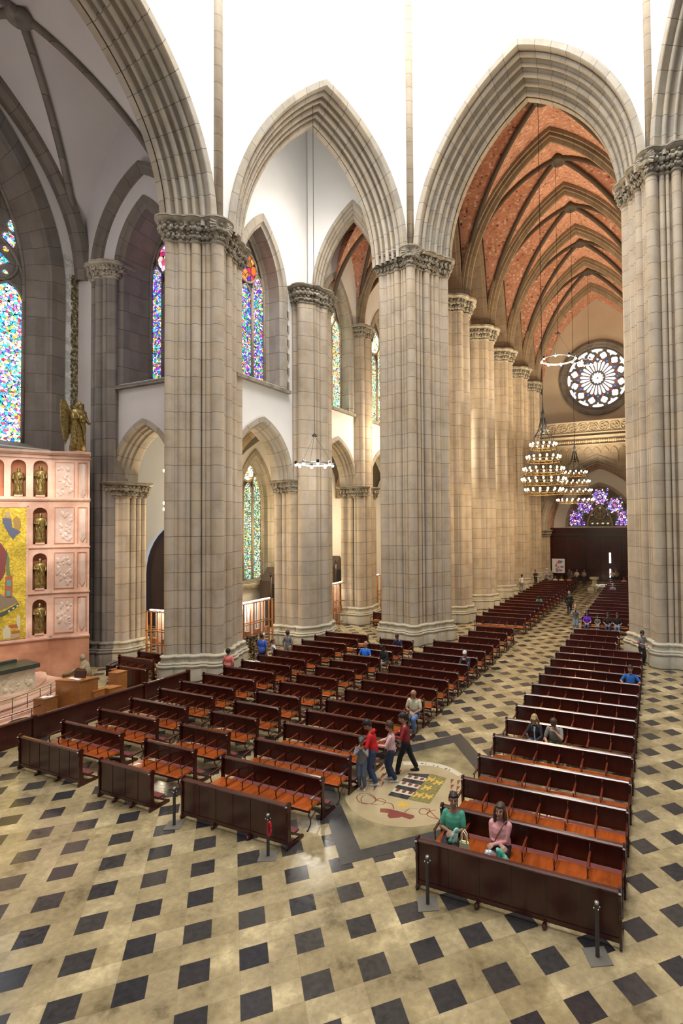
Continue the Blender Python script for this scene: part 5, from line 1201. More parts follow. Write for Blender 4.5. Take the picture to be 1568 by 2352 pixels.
for k, (R_, z) in enumerate(((6.6, .12), (5.9, .24), (5.2, .36), (4.5, .45))):
    pts = [(CS[0] + R_ * math.cos(a), CS[1] + R_ * math.sin(a)) for a in [(-60 + 8 * q) * PI / 180 for q in range(20)] if CS[1] + R_ * math.sin(a) < 15.2]
    prism(bm, ccw(pts + [(-26.2, pts[-1][1]), (-27.9, 12.2), (-28.6, 10.8), (-28.6, pts[0][1])]), 0 if k == 0 else z - .12, z)
kidof(root, 'steps', bm, M['pinkm'])
root = empty('curved_railing', (-22.5, 12, 0), label='low curved dark iron railing with pale handrails on the altar steps', cat='railing')
bm = nb(); bh = nb()
arc = lambda R_, a: (CS[0] + R_ * math.cos(a), CS[1] + R_ * math.sin(a))
A0 = [(-40 + 3 * q) * PI / 180 for q in range(24)]
for z, r_ in ((.62, .02), (.82, .03)): tube(bh, [(*arc(5.55, a), .3 + z * .62) for a in A0], r_, 6)
tube(bm, [(*arc(5.55, a), .42) for a in A0], .012, 5)
for a in A0[::2]: tube(bm, [(*arc(5.55, a), .24), (*arc(5.55, a), .82)], .014, 5); tube(bm, [(*arc(6.5, a), .12), (*arc(6.5, a), .5)], .012, 5)
tube(bm, [(*arc(6.5, a), .5) for a in A0], .014, 5)
kidof(root, 'bars', bm, M['iron'], smooth=True); kidof(root, 'handrail', bh, plain('pale_handrail', (.45, .38, .22), .4), smooth=True)
# organ console and orange wooden boxes
def crate(nm, P0, z0, z1, label, cat, extra=None, mat='oak'):
    root = empty(nm, (P0[0][0], P0[0][1], 0), label=label, cat=cat)
    bm = nb(); prism(bm, ccw(P0), z0, z1); kidof(root, 'body', bm, M[mat])
    bm = nb(); c_ = (sum(p[0] for p in P0) / len(P0), sum(p[1] for p in P0) / len(P0)); prism(bm, ccw([(p[0] + (p[0] - c_[0]) * .04, p[1] + (p[1] - c_[1]) * .04) for p in P0]), z1, z1 + .03); kidof(root, 'top', bm, M[mat])
    return root
r_ = crate('organ_console', [(-21.25, 12.85), (-20.2, 13.1), (-20.1, 13.75), (-21.15, 13.5)], 0, 1.22, 'large orange wooden organ console behind the altar barrier', 'organ console')
bm = nb(); extr(bm, [(-20.95, 13.35, 1.25), (-20.95, 13.4, 1.5), (-20.45, 13.5, 1.5), (-20.45, 13.45, 1.25)], (0, .04, 0)); kidof(r_, 'music_desk', bm, M['wood'])
bm = nb()
for z in (1.252, ): box(bm, -21.0, -20.4, 13.15, 13.3, z, z + .01)
kidof(r_, 'paper', bm, M['white'])
crate('speaker_box', [(-20.5, 13.45), (-20.05, 13.55), (-20.0, 13.95), (-20.45, 13.85)], 0, .72, 'small orange wooden box just right of the organ console', 'box')
crate('speaker_box', [(-20.45, 14.05), (-19.95, 14.15), (-19.9, 14.6), (-20.4, 14.5)], 0, .66, 'low orange wooden box beyond the organ console', 'box')
crate('cabinet', [(-21.35, 15.05), (-20.85, 15.1), (-20.85, 15.55), (-21.35, 15.5)], 0, .92, 'orange wooden cabinet standing before the dark benches', 'cabinet')
r_ = crate('book_box', [(-21.4, 12.15), (-20.9, 12.3), (-20.95, 12.75), (-21.4, 12.6)], 0, .7, 'small orange wooden box with papers left of the organ console', 'box')
bm = nb(); box(bm, -21.3, -21.05, 12.3, 12.5, .73, .75); box(bm, -21.15, -20.95, 12.45, 12.65, .73, .745); kidof(r_, 'paper', bm, M['white'])
root = empty('floor_cushion', (-20.9, 11.5, 0), label='red and black round cushion lying behind the altar barrier', cat='cushion')
bm = nb(); lathe(bm, (0, 0, 0), [(.3, .0), (.5, .04), (.52, .1), (.4, .16)], 18); build('rim', bm, plain('red_cloth', (.4, .02, .03), .7), root, smooth='auto'); bm = nb(); lathe(bm, (0, 0, .12), [(.44, 0), (.42, .08), (.2, .11), (.05, .1)], 16); build('top', bm, M['black'], root, smooth=True)
root = empty('lectern_stand', (-22.3, 14.4, 0), label='small dark reading stand before the retable steps', cat='lectern')
bm = nb(); tube(bm, [(0, 0, 0), (0, 0, .95)], .03, 8); lathe(bm, (0, 0, 0), [(.2, 0), (.2, .03), (.04, .06)], 12); build('stem', bm, M['wood'], root); bm = nb(); extr(bm, [(-.28, -.2, .92), (.28, -.2, .92), (.28, .15, 1.12), (-.28, .15, 1.12)], (0, -.02, .03)); build('desk', bm, M['wood'], root)
def seated_stone():
    bm = nb(); tube(bm, [(0, 0, .05), (.05, -.02, .35), (.02, 0, .62), (0, -.05, .82)], [.34, .27, .2, .09], 14); ball(bm, (0, -.08, .95), .13, 12, 8, (.9, 1, 1.2))
    tube(bm, [(.0, -.1, .3), (-.35, -.35, .28), (-.75, -.5, .12)], [.16, .13, .08], 10); tube(bm, [(.16, -.05, .62), (.2, -.25, .42), (-.1, -.4, .35)], [.08, .07, .05], 8); tube(bm, [(-.1, .1, .15), (-.6, .0, .1), (-1.0, -.1, .05)], [.2, .12, .05], 10)
    o = build('seated_statue', bm, plain('weathered_stone', (.34, .27, .16), .7, noise_amt=.4), smooth=True, label='small seated stone figure at the foot of the retable', cat='statue'); o.location = (-24.9, 16.35, 0); return o
seated_stone()
root = empty('speaker_monitor', (-23.9, 17.1, 0), label='small black stage monitor beside the dark benches', cat='monitor')
bm = nb(); box(bm, -.25, .25, -.2, .2, 0, .5); build('cabinet', bm, M['iron'], root); bm = nb(); extr(bm, [(-.25, -.2, .5), (.25, -.2, .5), (.25, .2, .62), (-.25, .2, .62)], (0, 0, .03)); build('lid', bm, M['steel'], root)
# ================================================================ wooden lattice screens with white sheets
BROWN = plain('brown_box', (.34, .14, .06), .6)
def lattice(fr, a0, a1, z1, nx, label, lit=True):
    root = empty('lattice_screen', fr.p(a0, 0, 0), label=label, cat='screen', group='wooden exhibition screens')
    bm = nb(); w = (a1 - a0) / nx
    for k in range(nx + 1):
        for dd in (0, .35):
            a = a0 + k * w + (.12 if dd else 0); extr(bm, [fr.p(a - .035, dd, 0), fr.p(a + .035, dd, 0), fr.p(a + .035, dd + .07, 0), fr.p(a - .035, dd + .07, 0)], (0, 0, z1))
    for z in (.25, .95, 1.65, z1 - .05):
        for dd in (-.02, .37): extr(bm, [fr.p(a0 - .05, dd, z), fr.p(a1 + .05, dd, z), fr.p(a1 + .05, dd + .04, z), fr.p(a0 - .05, dd + .04, z)], (0, 0, .05))
    kidof(root, 'frame', bm, M['oak'])
    for k in range(nx):
        a = a0 + w * k; bm = nb(); extr(bm, [fr.p(a + .08, .55, .1), fr.p(a + w - .02, .55, .1), fr.p(a + w - .02, .57, .1), fr.p(a + .08, .57, .1)], (0, 0, z1 - .25)); kidof(root, 'white_sheet', bm, M['white'])
    bm = nb(); rnd = random.Random(int(a0 * 10)); 
    for k in range(nx): bm = nb(); a = a0 + w * (k + .5) + rnd.uniform(-.15, .15); extr(bm, [fr.p(a - .13, .1, 1.0), fr.p(a + .13, .1, 1.0), fr.p(a + .13, .3, 1.0), fr.p(a - .13, .3, 1.0)], (0, 0, .28)); kidof(root, 'birdhouse', bm, BROWN)
    if lit:
        bm = nb(); extr(bm, [fr.p(a0, .2, z1), fr.p(a1, .2, z1), fr.p(a1, .28, z1), fr.p(a0, .28, z1)], (0, 0, .05)); kidof(root, 'light_strip', bm, plain('lit_strip', (1, 1, 1), .5, emit=(1, .93, .75), es=9))
        l = light('strip_light', 'AREA', fr.p((a0 + a1) / 2, .35, z1 - .02), 60, (1, .93, .8), .3, .3, target=fr.p((a0 + a1) / 2, .45, 0))
lattice(Fr((-20.4, 20), (0, 1), (-1, 0)), 1.3, 4.4, 2.85, 4, 'wooden lattice screen with white sheets between the left huge pillar and the chapel pillar')
lattice(Fr((-20.4, 20), (0, 1), (-1, 0)), 9.3, 12.2, 2.95, 4, 'wooden lattice screen right of the chapel pillar')
lattice(Fr((-20.4, 20), (0, 1), (-1, 0)), 14.9, 17.6, 2.95, 4, 'wooden lattice screen glimpsed beside the shell-capital pillar')
lattice(Fr((-22.0, 19.3), (-1, 0), (0, 1)), 0, 2.45, 2.7, 3, 'wooden lattice screen with white sheets left of the left huge pillar')
def stall(y, h, label):
    root = empty('gabled_stall', (-24.6, y, 0), label=label, cat='stall', group='gabled stalls in the side chapel')
    bm = nb(); extr(bm, [(-24.6, y - .75, 0), (-24.6, y + .75, 0), (-24.6, y + .75, h - .9), (-24.6, y, h), (-24.6, y - .75, h - .9)], (-.9, 0, 0)); kidof(root, 'body', bm, plain('grey_brown_wood', (.085, .06, .05), .5))
    bm = nb()
    for s in (-.8, .8): tube(bm, [(-24.5, y + s, 0), (-24.5, y + s, h - .55)], .06, 6); ball(bm, (-24.5, y + s, h - .5), .1, 6, 5); ball(bm, (-24.5, y + s, h - .33), .06, 6, 5)
    kidof(root, 'pinnacle', bm, M['darkwood'], smooth=True); bm = nb(); extr(bm, [(-24.57, y - .5, 1.8), (-24.57, y + .5, 1.8), (-24.57, y + .5, h - 1.15), (-24.57, y - .5, h - 1.15)], (-.02, 0, 0)); kidof(root, 'opening', bm, M['black'])
stall(29.9, 4.1, 'dark gabled wooden stall top behind the lattice, lower left one'); stall(31.6, 4.8, 'taller dark gabled wooden stall top behind the lattice'); stall(38.0, 4.4, 'dark gabled stall glimpsed right of the chapel pillar')
# ornate black and gold stand, small plant stand
root = empty('ornate_grille', (-19.5, 21.6, 0), label='ornate black and gold wrought grille beside the left huge pillar', cat='grille')
bm = nb(); rnd = random.Random(12); b2 = nb()
for k in range(150):
    y, z = rnd.uniform(-.42, .42), rnd.uniform(.05, 1.35); a = rnd.uniform(0, 6); r_ = rnd.uniform(.03, .075)
    tube(bm if k % 3 else b2, [(rnd.uniform(-.1, .1) + .02 * math.sin(q), y + r_ * (1 - q / 9) * math.cos(a + q), z + r_ * (1 - q / 9) * math.sin(a + q)) for q in range(8)], .013, 5)
for y in (-.45, 0, .45): tube(bm, [(0, y, 0), (0, y, 1.3)], .02, 6)
build('scrollwork', bm, M['iron'], root, smooth=True); build('gold_leaves', b2, M['gilt'], root, smooth=True)
root = empty('flower_stand', (-18.2, 26.0, 0), label='thin metal stand with yellow flowers at the foot of the chapel pillar', cat='flower stand')
bm = nb(); tube(bm, [(0, 0, 0), (0, 0, 1.15)], .02, 6); tube(bm, [(-.3, 0, .0), (0, 0, .5), (.3, 0, 0)], .015, 5); build('stand', bm, M['iron'], root); bm = nb()
for k in range(26): p = (-.35 + rnd.uniform(-.2, .2), rnd.uniform(-.2, .2), .75 + rnd.uniform(-.25, .3)); ball(bm, p, .035, 5, 4)
build('flowers', bm, plain('yellow_flowers', (.6, .5, .05), .6), root)
# things by the entrance
for y, lb in ((59.9, 'pale stone holy-water stand by the entrance'), (56.6, 'small white box on the aisle floor near the entrance')):
    bm = nb(); 
    if y > 58: lathe(bm, (0, 0, 0), [(.4, 0), (.4, .15), (.25, .2), (.25, .7), (.5, .8), (.5, 1.0), (.3, 1.02)], 12)
    else: box(bm, -.32, .32, -.3, .3, 0, .22); box(bm, -.22, .22, -.2, .2, .22, .26)
    o = build('font_stand' if y > 58 else 'white_box', bm, plain('pale_cream_' + str(int(y)), (.62, .56, .40), .6), label=lb, cat='stand' if y > 58 else 'box'); o.location = (-6.1, y, 0)
# papers left on pew backs
bm = nb(); box(bm, -.12, .12, -.03, .03, 0, .03); o = build('folded_paper', bm, M['white'], label='small white folded paper left on top of a pew back in the leftmost block', cat='paper'); o.location = (-16.5, 18.68, .978)
# ================================================================ people
BAKE = []
def V3(*a): return Vector(a)
def skin(c): return plain('skin_%d' % (c[0] * 1000), c, .5)
SK = {'tan': plain('skin_tan', (.40, .20, .12), .5), 'brown': plain('skin_brown', (.31, .155, .095), .5), 'fair': plain('skin_fair', (.56, .31, .22), .5), 'dark': plain('skin_dark', (.10, .045, .025), .5)}
HA = {'black': plain('hair_black', (.012, .009, .008), .55), 'brown': plain('hair_brown', (.06, .028, .014), .55), 'blond': plain('hair_blond', (.42, .27, .10), .5), 'grey': plain('hair_grey', (.30, .28, .26), .6), 'white': plain('hair_white', (.62, .62, .6), .6)}
CM = {}
def cloth(c, nz=.18):
    k = tuple(c)
    if k not in CM: CM[k] = plain('cloth_%02x%02x%02x' % tuple(int(min(1, q) * 255) for q in c), c, .85, noise_amt=nz, nscale=9)
    return CM[k]
def limb(bm, pts, rs, seg=10):
    tube(bm, pts, list(rs), seg)
    for p, r_ in ((pts[0], rs[0]), (pts[-1], rs[-1])): ball(bm, p, r_ * .99, seg, 6)
def ik(a, b, l1, l2, pole):
    d_ = b - a; L = min(d_.length, (l1 + l2) * .999); d_ = d_.normalized(); b = a + d_ * L
    x = (l1 * l1 - l2 * l2 + L * L) / (2 * L); h = math.sqrt(max(0, l1 * l1 - x * x))
    p = pole - d_ * pole.dot(d_); p = p.normalized() if p.length > 1e-6 else Vector((0, 0, -1))
    return a + d_ * x + p * h, b
def blob(name, bm, mat, root, vox, smooth=2, label=None):
    o = build(name, bm, mat, root, smooth=True, recalc=False)
    m = o.modifiers.new('r', 'REMESH'); m.mode = 'VOXEL'; m.voxel_size = vox; m.use_smooth_shade = True
    s = o.modifiers.new('s', 'SMOOTH'); s.iterations = smooth; s.factor = .5
    BAKE.append(o)
    if label: o['label'] = label
    return o
def secs(bm, S, seg=18):
    """torso through (centre, half width, half depth, tilt) sections"""
    rs = []
    for c, w, d_, t in S:
        R = Matrix.Rotation(t, 3, 'X')
        rs.append([c + R @ Vector((w * math.cos(2 * PI * k / seg), d_ * math.sin(2 * PI * k / seg), 0)) for k in range(seg)])
    rings(bm, rs)
def hand(bm, w, d_, up, side, s, curl=.5):
    """palm and five bent fingers from wrist w along d_, back of the hand towards up"""
    d_ = d_.normalized(); lat = d_.cross(up).normalized() * side; up = lat.cross(d_).normalized() * side
    palm = w + d_ * .05 * s
    for q in (-.025, 0, .025): tube(bm, [w + lat * q * .6 * s, palm + lat * q * s, w + d_ * .09 * s + lat * q * 1.1 * s], [.021 * s, .019 * s, .013 * s], 7)
    for i, (q, L) in enumerate(((-.034, .060), (-.012, .074), (.011, .078), (.033, .070))):
        b = w + d_ * .088 * s + lat * q * s; c = curl
        p1 = b + (d_ * math.cos(c) - up * math.sin(c)) * L * .5 * s; p2 = p1 + (d_ * math.cos(c * 2.2) - up * math.sin(c * 2.2)) * L * .32 * s; p3 = p2 + (d_ * math.cos(c * 3) - up * math.sin(c * 3)) * L * .28 * s
        tube(bm, [b - d_ * .01 * s, p1, p2, p3], [.0105 * s, .0098 * s, .009 * s, .0075 * s], 6)
    b = w + d_ * .03 * s + lat * .03 * s
    tube(bm, [b, b + (d_ * .6 + lat * .7) * .035 * s, b + (d_ * 1.0 + lat * .5 - up * .25) * .065 * s, b + (d_ * 1.1 + lat * .25 - up * .4) * .088 * s], [.015 * s, .013 * s, .011 * s, .008 * s], 6)
def person(pos, rz, label, h=1.7, pose='stand', sk='tan', hair='black', style='short', shirt=(.5, .5, .5), sleeve='short', pants=(.05, .07, .15), shoes=(.03, .03, .03), lean=0.0, nod=0.0, turn=0.0, hands=None, build_=1.0, legs=None, open_coat=None, vox=.013, group=None, extras=(), female=False, hipz=None, name='person', neck_low=0):
    s = h / 1.75; sh = s * 1.17; root = empty(name, pos, rz, label=label, cat='person', group=group); k = build_
    X = lambda x, y, z: Vector((x, y, z)) * s
    hz = .93 if pose == 'stand' else .555
    hip = Vector((0, 0, (hz * s) if hipz is None else hipz))
    R = Matrix.Rotation(lean, 3, 'X')             # positive leans forward (towards -y)
    R = Matrix.Rotation(lean, 3, Vector((1, 0, 0)))
    T = lambda x, y, z: hip + R @ (Vector((x, y, z)) * s)
    sw = (.160 if female else .178) * (.8 + .2 * k)
    neck = T(0, .01, .56); hd = Matrix.Rotation(lean + nod, 3, 'X') @ Matrix.Rotation(turn, 3, 'Z')
    headc = neck + (Matrix.Rotation(lean + nod * .6, 3, 'X') @ Vector((0, -.015, .145))) * s
    HD = lambda x, y, z: headc + hd @ (Vector((x, y, z)) * sh)
    # legs
    if pose == 'stand':
        lg = legs or [((-.10, -.02, 0)), ((.10, .03, 0))]
        K = []; A = []
        for i, sg in enumerate((-1, 1)):
            a = Vector(lg[i]) * s + V3(0, 0, .085 * s); hj = hip + V3(sg * .095, 0, -.03) * s
            kn, a = ik(hj, a, .43 * s, .43 * s, V3(0, -1, 0)); K.append(kn); A.append(a)
        feetdir = [V3(-.08, -1, 0), V3(.08, -1, 0)]
    else:
        lg = legs or [(-.11, -.47, 0), (.11, -.45, 0)]
        K = []; A = []
        for i, sg in enumerate((-1, 1)):
            a = V3(lg[i][0] * s, lg[i][1] * s, .085 * s); hj = hip + V3(sg * .095, -.02, -.02) * s
            kn, a = ik(hj, a, .45 * s, .43 * s, V3(0, -.6, 1)); K.append(kn); A.append(a)
        feetdir = [V3(-.08, -1, 0), V3(.08, -1, 0)]
    # arms
    SH = [T(-sw, .0, .435), T(sw, .0, .435)]
    if hands is None: hands = [(-.24, -.02, -.08), (.24, -.02, -.08)] if pose == 'stand' else [(-.11, -.30, .12), (.11, -.32, .12)]
    E = []; Wr = []
    for i, sg in enumerate((-1, 1)):
        tgt = T(*hands[i]) if len(hands[i]) == 3 else hip + Vector(hands[i][1:]) * s
        e, w = ik(SH[i], tgt, .285 * s, .255 * s, R @ V3(sg * 1.0, .25, -.8)); E.append(e); Wr.append(w)
    # ---- body: one continuous skin
    bm = nb()
    secs(bm, [(T(0, 0, -.08), .15 * k * s, .11 * k * s, lean), (T(0, 0, .02), .16 * k * s, .115 * k * s, lean), (T(0, 0, .18), .135 * k * s, .10 * k * s, lean), (T(0, 0, .34), .155 * k * s, .11 * k * s, lean), (T(0, 0, .45), .15 * s, .085 * s, lean), (T(0, .01, .50), .09 * s, .06 * s, lean), (T(0, .01, .53), .055 * s, .052 * s, lean)])
    limb(bm, [T(0, .01, .48), neck, HD(0, .02, -.06)], [.058 * s, .052 * s, .052 * s])
    ball(bm, HD(0, .012, .03), .098 * sh, 16, 12, (.80, .98, 1.02), hd); ball(bm, HD(0, -.022, -.045), .072 * sh, 14, 10, (.84, .92, 1.08), hd); ball(bm, HD(0, -.05, -.09), .03 * sh, 8, 6, (1, .9, .8), hd)
    tube(bm, [HD(0, -.088, .025), HD(0, -.104, -.005), HD(0, -.108, -.022)], [.010 * sh, .0125 * sh, .0155 * sh], 8); ball(bm, HD(0, -.103, -.022), .017 * sh, 8, 6, (1.15, 1, .8), hd)
    for sg in (-1, 1):
        ball(bm, HD(sg * .078, .012, -.005), .026 * sh, 8, 6, (.35, .7, 1.15), hd); ball(bm, HD(sg * .04, -.072, -.02), .024 * sh, 8, 6, (1, .8, 1), hd)
    for i, sg in enumerate((-1, 1)):
        limb(bm, [SH[i], SH[i].lerp(E[i], .5), E[i]], [.052 * s * k, .048 * s * k, .042 * s])
        limb(bm, [E[i], E[i].lerp(Wr[i], .35), Wr[i]], [.042 * s, .043 * s, .029 * s])
        d_ = (Wr[i] - E[i]).normalized(); up = (R @ V3(sg * .3, 0, 1)) if abs(d_.z) < .8 else V3(sg, 0, 0)
        if pose == 'sit' or hands[i][0] * sg < .2: up = V3(sg * .4, -.1, 1) if abs(d_.z) < .85 else V3(0, -1, 0)
        hand(bm, Wr[i], d_, up, 1 if i == 0 else -1, s * 1.1, .55)
        hj = hip + V3(sg * .095, 0, -.02) * s
        limb(bm, [hj, hj.lerp(K[i], .5), K[i]], [.088 * s * k, .075 * s * k, .055 * s]); limb(bm, [K[i], K[i].lerp(A[i], .35), A[i]], [.055 * s, .054 * s, .035 * s])
        limb(bm, [A[i], A[i] + feetdir[i].normalized() * .12 * s - V3(0, 0, .05) * s], [.034 * s, .03 * s])
    blob('body', bm, SK[sk], root, min(vox, .011), 1)
    # ---- face
    bm = nb()
    for sg in (-1, 1): ball(bm, HD(sg * .031, -.082, .012), .0095 * sh, 8, 6, (1.25, .6, .65), hd)
    build('eyes', bm, M['iron'], root, smooth=True)
    bm = nb()
    for sg in (-1, 1): tube(bm, [HD(sg * .016, -.089, .033), HD(sg * .034, -.087, .038), HD(sg * .052, -.074, .031)], .0035 * sh, 5)
    build('eyebrows', bm, HA['black' if hair in ('black', 'brown') else 'brown'], root, smooth=True)
    bm = nb(); tube(bm, [HD(-.024, -.083, -.058), HD(0, -.091, -.056), HD(.024, -.083, -.058)], [.003 * sh, .0065 * sh, .003 * sh], 6)
    build('lips', bm, plain('lips', (.33, .09, .08), .5) if 'lips' not in CM else CM['lips'], root, smooth=True)
    # ---- hair
    bm = nb()
    if style != 'bald':
        ball(bm, HD(0, .030, .050), .104 * sh, 16, 12, (.86, .93, .93), hd)
        ball(bm, HD(0, -.02, .085), .062 * sh, 12, 8, (1.15, 1.1, .62), hd); ball(bm, HD(0, .06, -.01), .07 * sh, 10, 8, (1, .7, 1.1), hd)
        for sg in (-1, 1): ball(bm, HD(sg * .066, .015, .035), .034 * sh, 8, 6, (.5, 1.1, 1.2), hd)
    else:
        ball(bm, HD(0, .055, -.005), .075 * sh, 10, 8, (1.02, .75, .8), hd)
        for sg in (-1, 1): ball(bm, HD(sg * .068, .03, .01), .032 * sh, 8, 6, (.5, 1.1, 1.0), hd)
    if style == 'long':
        for sg in (-1, 1): tube(bm, [HD(sg * .062, -.005, .06), HD(sg * .088, .0, -.02), HD(sg * .095, .0, -.12), HD(sg * .09, -.005, -.20)], [.03 * sh, .034 * sh, .038 * sh, .02 * sh], 8)
        tube(bm, [HD(0, .07, .03), HD(0, .09, -.08), HD(0, .085, -.2)], [.07 * sh, .075 * sh, .04 * sh], 10)
    if style == 'tied': ball(bm, HD(0, .115, .03), .04 * sh, 8, 6); tube(bm, [HD(0, .11, .03), HD(0, .14, -.06), HD(0, .12, -.15)], [.03 * sh, .03 * sh, .012 * sh], 8)
    if style == 'curly':
        rr = random.Random(int(pos[0] * 77))
        for _ in range(40):
            a, b = rr.uniform(0, 2 * PI), rr.uniform(-.6, 1.3); ball(bm, HD(.085 * math.cos(a) * math.cos(b), .03 + .09 * abs(math.sin(a)) * math.cos(b) - .02, .04 + .09 * math.sin(b)), .032 * sh, 6, 5)
    blob('hair', bm, HA[hair], root, .010, 2)
    # ---- trousers
    bm = nb(); secs(bm, [(T(0, 0, -.07), .155 * k * s, .125 * k * s, lean), (T(0, 0, .02), .175 * k * s, .13 * k * s, lean * .8), (T(0, 0, .10), .155 * k * s, .12 * k * s, lean)])
    for i, sg in enumerate((-1, 1)):
        hj = hip + V3(sg * .09, 0, -.01) * s
        limb(bm, [hj, hj.lerp(K[i], .5), K[i]], [.108 * s * k, .098 * s * k, .082 * s]); tube(bm, [K[i], K[i].lerp(A[i], .4), A[i] + V3(0, 0, .02) * s], [.081 * s, .078 * s, .066 * s], 12)
    blob('trousers', bm, cloth(pants), root, vox, 2)
    # ---- top
    bm = nb(); low = -.02 if pose == 'sit' else -.05
    secs(bm, [(T(0, 0, low), .168 * k * s, .132 * k * s, lean), (T(0, 0, .10), .168 * k * s, .132 * k * s, lean), (T(0, -.01 if k < 1.1 else -.03, .20), .155 * k * s, .125 * k * s, lean), (T(0, -.008, .33), .165 * k * s, (.135 if female else .128) * k * s, lean), (T(0, 0, .42), .160 * s * k, .110 * s * k, lean), (T(0, .005, .475), .115 * s, .085 * s, lean), (T(0, .008, .515 - neck_low), .062 * s, .062 * s, lean)])
    for i, sg in enumerate((-1, 1)):
        if sleeve == 'long': limb(bm, [SH[i], SH[i].lerp(E[i], .5), E[i], E[i].lerp(Wr[i], .5), Wr[i].lerp(E[i], .06)], [.062 * s * k, .056 * s * k, .050 * s, .045 * s, .037 * s])
        else: limb(bm, [SH[i], SH[i].lerp(E[i], .45), SH[i].lerp(E[i], .78)], [.064 * s * k, .060 * s * k, .058 * s])
    blob({'short': 'shirt', 'long': 'sweater'}[sleeve] if open_coat is None else 'jacket', bm, cloth(shirt), root, vox, 2)
    if open_coat is not None:
        bm = nb(); secs(bm, [(T(0, -.022, .0), .06 * s, .125 * k * s, lean), (T(0, -.025, .2), .055 * s, .12 * k * s, lean), (T(0, -.022, .36), .055 * s, .13 * k * s, lean), (T(0, -.012, .47), .06 * s, .085 * s, lean)]); blob('inner_shirt', bm, cloth(open_coat), root, vox, 1)
    # ---- shoes
    for i in range(2):
        bm = nb(); fd = feetdir[i].normalized(); b = Vector((A[i].x, A[i].y, .0))
        limb(bm, [b - fd * .045 * s + V3(0, 0, .045) * s, b + fd * .06 * s + V3(0, 0, .04) * s, b + fd * .165 * s + V3(0, 0, .03) * s], [.045 * s, .044 * s, .032 * s], 8); tube(bm, [b + V3(0, 0, .04) * s, A[i] + V3(0, 0, .01) * s], [.045 * s, .042 * s], 8)
        blob('shoe', bm, cloth(shoes, .05), root, .012, 1)
    for nm_, fn in extras:
        bm = nb(); r_ = fn(bm, HD, T, Wr, s); 
        if r_ and r_.get('free'): pass
        blob(nm_, bm, r_['mat'] if r_ else M['black'], root, r_.get('vox', .009) if r_ else .01, r_.get('sm', 1) if r_ else 1)
    return root, dict(HD=HD, T=T, Wr=Wr, s=s, hip=hip, K=K)
def cap_fn(col):
    def f(bm, HD, T, Wr, s):
        ball(bm, HD(0, .018, .055), .127 * s, 14, 10, (.86, .98, .80)); tube(bm, [HD(-.05, -.07, .07), HD(0, -.13, .058), HD(.05, -.07, .07)], [.012, .02, .012], 6); tube(bm, [HD(0, -.06, .075), HD(0, -.15, .055)], [.05, .03], 8)
        return dict(mat=cloth(col))
    return f
def hood_fn(col):
    def f(bm, HD, T, Wr, s):
        tube(bm, [T(-.09, .02, .50), T(-.06, .10, .52), T(.06, .10, .52), T(.09, .02, .50)], .04 * s, 8); return dict(mat=cloth(col))
    return f
def phone_fn(bm, HD, T, Wr, s):
    p = (Wr[0] + Wr[1]) / 2 + V3(0, -.08, .05); box(bm, p.x - .04, p.x + .04, p.y - .012, p.y + .012, p.z - .07, p.z + .07); return dict(mat=M['iron'], vox=.008)
def shades_fn(bm, HD, T, Wr, s):
    for sg in (-1, 1): ball(bm, HD(sg * .035, -.075, .10), .03, 8, 6, (1, .5, .6))
    tube(bm, [HD(-.08, 0, .08), HD(-.03, -.08, .10), HD(.03, -.08, .10), HD(.08, 0, .08)], .008, 5); return dict(mat=M['steel'], vox=.007)
WHITE = (.72, .70, .68); DEN = (.045, .075, .16); LDEN = (.13, .22, .42)
SITZ = .47 + .10
def sitter(x, rowy, label, rz=0, **k):
    k.setdefault('lean', .06)
    return person((x, rowy - .24, 0), rz, label, pose='sit', hipz=SITZ, **k)
def free(name, bm, mat, label, cat, vox=None, **k):
    o = build(name, bm, mat, None, smooth=True, label=label, cat=cat, **k)
    if vox:
        m = o.modifiers.new('r', 'REMESH'); m.mode = 'VOXEL'; m.voxel_size = vox; m.use_smooth_shade = True; BAKE.append(o)
    return o
# -- the two women on the first bench on the right
sitter(-4.02, 10.81, 'person in a green short-sleeved top with tied dark hair on the first bench', rz=.12, h=1.76, sk='brown', hair='black', style='tied', shirt=(.075, .33, .21), pants=(.02, .02, .025), hands=[(-.05, -.25, .20), (.04, -.26, .19)], build_=1.22, nod=-.15, turn=.25, female=True, vox=.010, neck_low=.05)
def plastic(nm, a, b):
    m, nt, bb = newmat(nm); n = N(nt); v = n.noise(n.obj(), 7, 3, .6); n.put(bb.inputs['Base Color'], n.ramp(v, [(.38, a), (.5, b), (.62, (.75, .8, .72))])); bb.inputs['Roughness'].default_value = .3; return m
M['gbag'] = plastic('green_white_plastic', (.03, .30, .20), (.16, .50, .38)); M['cream'] = plain('cream_cloth', (.80, .78, .48), .7)
M['patch'] = plastic('patchwork_cloth', (.45, .14, .06), (.12, .14, .2))
def bag(p, w, h, d_, lean=0, seed=1, knot=True):
    bm = nb(); rnd = random.Random(seed); x, y, z = p; R = []
    for i in range(7):
        t = i / 6; ww = w * (1 - .65 * t ** 1.6); dd = d_ * (1 - .6 * t)
        R.append([(x + lean * t + ww * math.cos(q) * (1 + .10 * math.sin(5 * q + seed + t * 3)), y + dd * math.sin(q) * (1 + .1 * math.sin(4 * q + seed)), z + h * t) for q in [2 * PI * k / 22 for k in range(22)]])
    rings(bm, R); return bm
free('plastic_bag', bag((-3.93, 10.22, .60), .10, .30, .07, .10, 3), M['gbag'], 'green and white plastic bag on the lap of the person in green', 'bag')
bm = nb(); P0 = [(-3.76, 10.12, .50), (-3.54, 10.12, .50), (-3.56, 10.12, .72), (-3.74, 10.12, .72)]; extr(bm, P0, (0, .09, 0)); bmesh.ops.bevel(bm, geom=bm.edges[:], offset=.02, segments=2, affect='EDGES')
